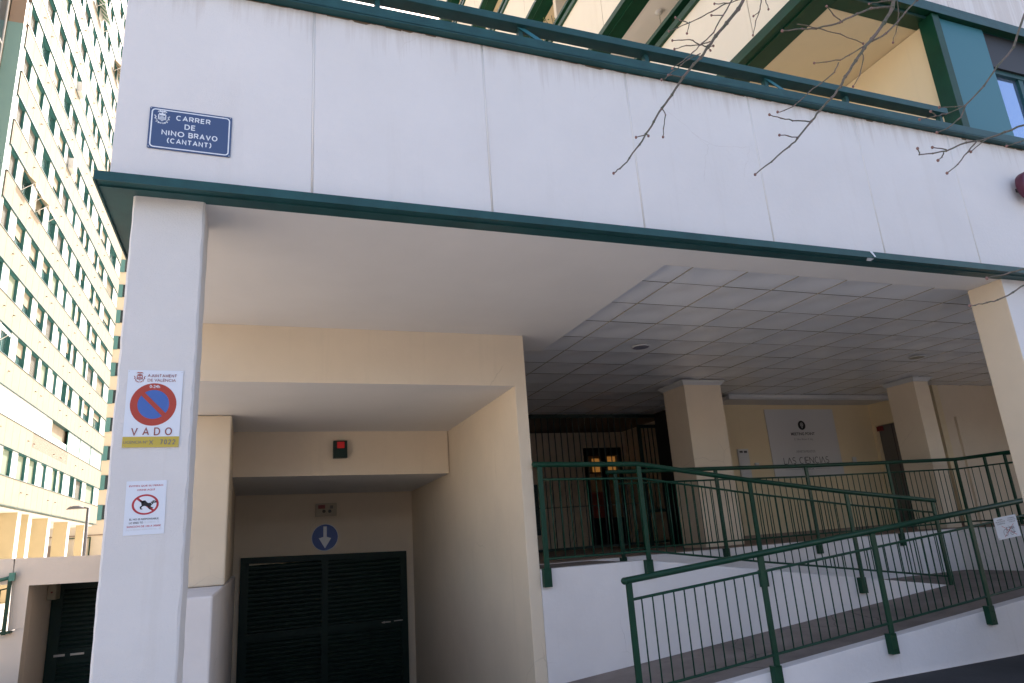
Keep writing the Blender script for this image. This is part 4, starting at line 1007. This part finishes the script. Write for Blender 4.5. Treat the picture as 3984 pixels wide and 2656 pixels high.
# windows: each a frame with teal jambs and a pane or blind
wid = 0; stuffm = MB(); cand = []
for k in range(NT):
    if k == 1: continue
    for ci, (a, b) in enumerate(wins):
        cand.append((k, ci, a, b))
def dist(c): return math.hypot(c[2], Z0+TP*c[0]-1.6)
def vis(c):
    z = Z0+TP*c[0]+2; yv = c[2]; dx = (XT, yv, z-1.6); w_ = Vector(dx).dot(W_); px = 1176+1577*Vector(dx).dot(R_)/w_; py = 784-1577*Vector(dx).dot(U_)/w_
    return -60 < px < 300 and -60 < py < 1300
cand.sort(key=lambda c: (not vis(c), dist(c)))
def win_parts(a, b, z0, z1, kind):
    f_ = MB(); f_.box(XT-.24, XT-.004, b-.05, b-.002, z0, z1); f_.box(XT-.24, XT-.02, a+.002, a+.03, z0, z1); f_.box(XT-.24, XT-.01, a+.03, b-.05, z0, z0+.03); f_.box(XT-.24, XT-.01, a+.03, b-.05, z1-.03, z1)
    mid = (a+b)/2
    f_.box(XT-.23, XT-.17, mid-.03, mid+.03, z0+.03, z1-.03); f_.box(XT-.23, XT-.17, b-.12, b-.05, z0+.03, z1-.03); f_.box(XT-.23, XT-.17, a+.03, a+.1, z0+.03, z1-.03)
    g_ = MB(); g_.box(XT-.21, XT-.195, a+.03, b-.05, z0+.03, z1-.03)
    bl = None
    if kind:
        fr = {1: 1.0, 2: .55, 3: 1.0, 4: .35}[kind]; bl = MB()
        if kind == 3:
            n = 16; h = (z1-z0-.08)/n
            for i in range(n): bl.prism([(XT-.16,a+.04,z0+.04+h*i),(XT-.13,a+.04,z0+.04+h*i),(XT-.145,a+.04,z0+.04+h*i+h*.8)], (0,b-a-.1,0))
        else: bl.box(XT-.16, XT-.145, a+.04, b-.06, z1-.04-(z1-z0-.08)*fr, z1-.04)
    return f_, g_, bl
cache = {}
def add(dst, src):
    b = len(dst.v); dst.v += src.v; dst.f += [tuple(i+b for i in f) for f in src.f]
    return len(src.f)
zref0 = Z0+1.512; zref1 = Z0+TP-.012
st_ = {0: MB(), 1: MB(), 2: MB()}
for n_, (k, ci, a, b) in enumerate(cand):
    random.seed(k*31+ci*7)
    kd = random.choice([0, 1, 1, 2, 2, 2, 4, 3])
    if ci == 0: kd = 3
    if ci == 4: kd = random.choice([3, 3, 1])
    if ci == 5: kd = random.choice([1, 1, 2])
    bm_ = {0: None, 1: 'blind', 2: 'blindw', 3: 'slat', 4: 'blindw'}[kd]
    if ci == 5 and k == 0: bm_ = 'panel'
    if n_ < 100:
        key = (ci, kd)
        if key not in cache:
            f_, g_, bl = win_parts(a, b, zref0, zref1, kd)
            cache[key] = (f_.mesh("window", M['jamb']), g_.mesh("pane", M['sglass']), bl.mesh("blind", M[bm_]) if bl else None)
        fm, gm_, bm2 = cache[key]; dz = TP*k
        o = link("window", fm, TWR, loc=(0,0,dz)); link("pane", gm_, o)
        if bm2: link("blind", bm2, o)
    else:
        f_, g_, bl = win_parts(a, b, zref0+TP*k, zref1+TP*k, kd)
        for i, src in enumerate((f_, g_, bl)):
            if src: 
                cnt = add(stuffm, src); stuffm.mi += [i]*cnt; stuffm.sm += [False]*cnt
if stuffm.v: stuffm.build("upper_window", [M['jamb'], M['sglass'], M['blindw']], TWR, kind="stuff")
random.seed(11)
# mezzanine with opening, glazing and louvre
z0, z1 = Z0+TP+1.512, Z0+2*TP-.012
m_ = MB(); m_.box(XT-.06, XT-.02, 55.8, TY1, z0, z1); mz = m_.build("mezzanine_glazing", M['lit'] if False else mat("hazy_glass", (.38,.47,.45), .15), TWR)
m_ = MB(); 
for y in (55.75, 59.6, 63.4, 67.95): m_.box(XT-.05, XT+.01, y-.04, y+.04, z0, z1)
m_.build("glazing_bar", M['jamb'], mz)
m_ = MB(); m_.box(XT-.05, XT-.03, 49.8, 55.7, z0, z0+.42); m_.build("glass_balustrade", mat("pale_glass", (.42,.58,.54), .15), TWR)
m_ = MB(); m_.box(XT-.3, XT, 49.8, 51.3, z0+.42, z1); m_.box(XT-3, XT-2.9, 49.8, 55.7, z0, z1); m_.build("mezzanine_wall", M['shop'], TWR)
m_ = MB()
for i in range(11): m_.prism([(XT-.04,47.3,Z0+TP+.66+.07*i),(XT+.05,47.3,Z0+TP+.66+.07*i),(XT,47.3,Z0+TP+.71+.07*i)], (0,8.4,0))
m_.build("louvre", M['brown'], TWR)
# ground floor colonnade
m_ = MB(); cols = [(40.2,43.3),(47.55,48.1),(49.6,50.3),(54.0,54.7),(59.5,60.3),(65.1,65.5)]
for (ya, xw) in ((42.6,1.25),(47.5,1.05),(49.7,.78),(54.1,.88),(59.6,.86),(65.2,.55)):
    p = MB(); p.box(XT-.30-xw, XT-.28, ya, ya+.75, 0, 4.98)
    c = p.build("column", [M['tyel'], M['panel']], TWR)
    for poly in c.data.polygons:
        if poly.normal.x > .5: poly.material_index = 1  # sunlit side coloured white, shaded sides yellow: sunlight put into the colour
m_ = MB(); m_.box(XT-4.2, XT-3.9, 36, 64, 0, 5.0); m_.build("shop_wall", M['shop'], TWR)
m_ = MB(); m_.box(XT-4.2, XT-.26, TY0, TY1-.02, 4.88, 4.99); m_.build("arcade_soffit", M['ceil'], TWR)
m_ = MB(); m_.box(XT-3.9, XT-3.3, 44, 60, 2.9, 3.25); m_.build("shop_canopy", M['panel'], TWR)
for a in (50.6, 51.6, 52.6):
    m_ = MB()
    for i in range(8): m_.box(XT-3.89, XT-3.86, a, a+.8, 2.1+.09*i, 2.15+.09*i)
    m_.build("vent_grille", M['brown'], TWR)
m_ = MB(); m_.box(XT-3.88, XT-3.84, 56.8, 58.9, 0, 2.3); m_.build("shop_door", M['jamb'], TWR)
m_ = MB(); m_.box(XT-3.89,XT-3.80,55.0,58.9,3.55,4.5); ss = m_.build("shop_sign", M['panel']); tag(ss, "white shop sign with red lettering under the tower's arcade", "shop sign")
m_ = MB()
for i, w_ in enumerate((.16,.05,.2,.12,.2)):
    m_.box(XT-3.80, XT-3.79, 56.9+.36*i, 56.9+.36*i+.10, 3.8, 4.25)
    m_.box(XT-3.80, XT-3.79, 57.0+.36*i, 57.0+.36*i+w_, 4.0+.05*(i%3), 4.08+.05*(i%3))
m_.build("lettering", M['redp'], ss)
# near stair bay with teal pillar and glazing
m_ = MB(); m_.box(XT-.75, XT-.02, 36.95, TY0-.01, 0, 29.6); m_.build("teal_pilaster", mat("sunlit_teal_panel", (.20,.34,.32), .5), TWR)
m_ = MB(); m_.box(XT-.72, XT-.04, 36.97, 37.4, 29.6, 31.2); m_.build("pilaster_glass", M['brown'], TWR)
m_ = MB(); m_.box(XT-14, XT-.77, 27, 37.38, 0, 54); m_.build("stair_bay_wall", M['tcream'], TWR)
m_ = MB(); m_.box(XT-.768, XT-.74, 34.6, 36.6, 0, 54); sg_ = m_.build("stair_glazing", M['glass'], TWR)
m_ = MB()
for y in (34.55, 36.6): m_.box(XT-.768, XT-.70, y, y+.08, 0, 54)
for k in range(18): m_.box(XT-.768, XT-.72, 34.6, 36.6, 1.5+TP*k, 1.62+TP*k)
m_.build("glazing_bar", M['panel'], sg_)
m_ = MB()
for k in range(18):
    for y in (28.2,29.6,31.0,32.4,33.8): m_.box(XT-.772, XT-.764, y, y+.015, 0+TP*k, TP*(k+1))
    m_.box(XT-.772, XT-.764, 27, 34.5, 3.0+TP*k, 3.02+TP*k)
m_.build("panel_joint", M['joint'], TWR)
# little rain spouts on the bands
sp0 = MB().tube([(.04,0,.85),(.15,0,.82)], .032, 6).mesh("rain_spout", M['tcream'])
for k in range(12):
    for y in (39.6, 41.2, 46.2, 47.4, 52.0, 53.8, 58.2, 60.6):
        link("rain_spout", sp0, TWR, loc=(XT, y+.2*(k % 3), Z0+TP*k))
# awnings and air conditioners hung on the tower
def awning(k, a, b, m, lab):
    z = Z0+TP*(k+1)-.05; t = MB(); n = 10
    for i in range(n):
        y0, y1 = a+(b-a)*i/n, a+(b-a)*(i+1)/n
        t.hexa([(XT,y0,z-.03),(XT+.62,y0,z-.72),(XT+.62,y1,z-.72),(XT,y1,z-.03),(XT,y0,z),(XT+.63,y0,z-.69),(XT+.63,y1,z-.69),(XT,y1,z)], i % 2)
        t.box(XT+.615, XT+.63, y0, y1, z-.85-.04*(i%2), z-.70, i % 2)
    for y in (a, b): t.tube([(XT+.02,y,z-1.2),(XT+.6,y,z-.74)], .02, 5, 1)
    o = t.build("awning", [m, M['panel']]); tag(o, lab, "awning", "striped awnings over tower windows")
awning(6, 49.8, 51.3, M['awo'], "ochre striped awning, lowest of those right of the teal pilaster") if False else None
awning(5, 39.9, 41.5, M['awo'], "ochre striped awning over the tower window nearest the teal pilaster")
awning(5, 42.6, 44.2, M['awo'], "ochre striped awning right of the nearest one on the same floor")
awning(12, 49.8, 52.6, M['awg'], "green and white striped awning high on the tower")
awning(12, 57.4, 60.0, M['awo'], "ochre striped awning high on the tower towards the fascia")
awning(9, 59.3, 61.7, M['awo'], "ochre striped awning halfway up, near the tower's right end")
awning(2, 37.8, 39.2, M['panel'], "plain white awning low on the tower at the left edge")
for k, a, lab in ((9, 47.6, "white air conditioner, upper of the two on the tower"), (7, 47.7, "white air conditioner, lower of the two on the tower")):
    t = MB(); z = Z0+TP*k+1.6; t.box(XT, XT+.34, a, a+.95, z, z+.75); o = t.build("air_conditioner", M['panel'], bevel=.03); tag(o, lab, "air conditioner")
    t = MB(); t.tube([(XT+.341,a+.38,z+.38),(XT+.35,a+.38,z+.38)], .28, 20); t.build("fan_grille", M['shop'], o)

# ================================================================= block behind the tower
FB = thing("rear_apartment_block", "shaded cream block with teal windows behind the tower's right end", "building")
m_ = MB(); m_.box(-24, -8, 80, 92, 0, 48); m_.build("wall", stucco("rear_block_cream", (.74,.64,.48), .95, .1, .1), FB)
for k in range(15):
    z = 6.0+2.93*k
    m_ = MB(); m_.box(-19, -13.75, 79.9, 79.99, z, z+1.47); wd_ = m_.build("window", M['fblk'], FB)
    m_ = MB(); m_.box(-13.74, -13.45, 79.92, 79.99, z+.05, z+1.45); m_.build("pane", M['glass'], wd_)
m_ = MB(); m_.box(-19, -9, 79.9, 79.99, 4.55, 4.65); m_.box(-19,-17.2,79.9,79.99,0,3.8); m_.build("shop_shutter", M['brown'], FB)
m_ = MB(); m_.box(-16.7,-16.6,79.85,79.98,0,4.4); m_.box(-14.6,-14.5,79.85,79.98,0,4.4); m_.box(-16.7,-14.5,79.85,79.98,4.35,4.42); m_.build("shop_frame", M['green'], FB)
m_ = MB(); m_.box(-17.3, -16.1, 78.6, 78.8, 2.4, 2.8); gs = m_.build("green_sign", M['gsign']); tag(gs, "bright green shop sign low between the tower columns", "shop sign")
KS = MB(); KS.box(-16.6, -13.9, 76, 78, 0, 2.35); ko = KS.build("kiosk", M['panel'], bevel=.05); tag(ko, "small white kiosk with two windows beyond the street lamp", "kiosk")
for a in (-16.2, -14.7):
    t = MB(); t.box(a, a+.55, 75.97, 75.995, .9, 1.9); t.build("window", M['sglass'], ko)

# ================================================================= street lamp
SL = thing("street_lamp", "grey street lamp with a flat drooping head beyond the low wall", "street lamp")
yl = 42.7; xl = -8.0
t = MB(); t.tube([(xl,yl,0),(xl,yl,2),(xl,yl,4.62)], [.10,.085,.07], 12); t.tube([(xl,yl,4.60),(xl-.25,yl-.02,4.64)], .05, 8); t.build("pole", M['grey'], SL)
t = MB(); n = 14
prof = [(0,.02),(.1,.10),(.3,.17),(.55,.17),(.75,.10),(.84,.02)]
rings = []
for (d_, h_) in prof:
    rings.append([(xl-.15-d_, yl+.20*math.cos(a)*math.sqrt(max(h_/.17,.1)), 4.60+max(0,math.sin(a))*h_ - max(0,-math.sin(a))*.02 - d_*.02) for a in [2*math.pi*i/n for i in range(n)]])
b = 0
for rg in rings: t.v += rg
for i in range(len(rings)-1):
    for k in range(n): t.f.append((i*n+k, i*n+(k+1)%n, (i+1)*n+(k+1)%n, (i+1)*n+k)); t.mi.append(0); t.sm.append(True)
t.build("lamp_head", M['grey'], SL)

OB = thing("unseen_sky_blocker", "unseen plain building added across the street to cut low sky light", "building")  # stands unseen behind the camera, added and sized to cut low sky light
m_ = MB(); m_.box(-26, 60, -32, -23, 0, 7.2); m_.build("wall", stucco("blocker_wall", (.50,.46,.40), .9, .2, .1), OB)  # wall of the added unseen building
for k in range(2):
    for i in range(16):
        x = -24+5*i; t = MB(); t.box(x, x+2.2, -22.99, -22.95, 1.2+3.3*k, 2.8+3.3*k); t.build("window", M['glass'], OB)

# ================================================================= bare tree
TREE = thing("bare_tree", "leafless tree whose budding twigs hang in front of the fascia", "tree")
t = MB(); t.tube([(7.4,.9,0),(7.35,.95,1.2),(7.2,1.05,2.6),(7.0,1.2,4.0),(6.8,1.35,5.2)], [.17,.14,.12,.10,.08], 14); t.build("trunk", M['bark'], TREE)
def bend(a, b, n=6, s=.15):
    a, b = Vector(a), Vector(b)
    return [a.lerp(b, i/n) + Vector((0,0,s*math.sin(math.pi*i/n))) for i in range(n+1)]
limbs = {2.9: ((6.85,1.35,5.1),(2.94,2.9,4.913)), 2.6: ((6.9,1.3,4.9),(3.93,2.6,4.898)), 2.3: ((6.95,1.25,4.4),(4.707,2.3,4.707))}
t = MB()
for k, (a, b) in limbs.items():
    pts = bend(a, b, 8, .35 if k != 2.3 else .12)
    t.tube(pts, [.05-(.05-.014)*i/8 for i in range(9)], 10)
t.tube(bend((7.1,1.15,3.3),(4.157,2.2,3.707),8,.25), [.04-.033*i/8 for i in range(9)], 8)
t.tube(bend((7.15,1.1,2.6),(3.785,2.2,2.777),8,.05), [.03-.024*i/8 for i in range(9)], 8)
t.tube(bend((7.0,1.2,2.5),(3.824,2.25,2.705),8,-.02), [.03-.025*i/8 for i in range(9)], 8)
t.build("limb", M['bark'], TREE)
cur = None
for kind, r0, r1, pts in BRANCH:
    n = len(pts); P_ = []; 
    for i, p in enumerate(pts):
        P_.append(Vector(p) + Vector((0, random.uniform(-.012, .012), 0)))
    rs = [(r0+(r1-r0)*(i/(n-1))**.8)*(.88 if kind == 'm' else .82) for i in range(n)]
    P2, R2 = [], []
    for i in range(n-1):
        for q in range(3):
            f_ = q/3; j = Vector((random.uniform(-1,1), random.uniform(-1,1), random.uniform(-1,1)))*.0035*(1 if q else 0)
            P2.append(P_[i].lerp(P_[i+1], f_)+j); R2.append((rs[i]+(rs[i+1]-rs[i])*f_)*(1.15 if q == 0 and i else 1))
    P2.append(P_[-1]); R2.append(rs[-1])
    t = MB(); t.tube(P2, R2, 8, 0)
    if kind == 'm':
        for i in range(1, n): t.ball(P_[i], rs[i]*1.5, 0, 8)
    else:
        for i in range(1, n-1): t.ball(P_[i], rs[i]*1.55, 1, 6)
    t.ball(P_[-1], max(rs[-1]*2.2, .0075), 1, 8, (1,1,1.2))
    if kind == 'm':
        cur = t.build("branch", [M['twig'], M['bud']], TREE)
    else:
        t.build("twig", [M['twig'], M['bud']], cur)

# put every Empty at the base of its thing
for root, p in ((BLD,(2,4.5,0)),(RMP,(3,5.8,0)),(G,(5,12.6,1.24)),(pl,(5.97,11.35,11.5)),(LWL,(-3,13,0)),(SR,(-3.36,13.12,.75)),(TWR,(-12.1,38,0)),(FB,(-16,80,0)),(SL,(-8,42.7,0)),(OB,(0,-23,0)),(TREE,(7.4,.9,0))):
    settle(root, p)
for o in list(COL.objects):
    if o.name.startswith("ramp_railing"):
        c = [ch for ch in o.children if ch.name.startswith("post")][0]
        bb = [Vector(v) for v in c.bound_box]; settle(o, (bb[0].x, bb[0].y, min(v.z for v in bb)))
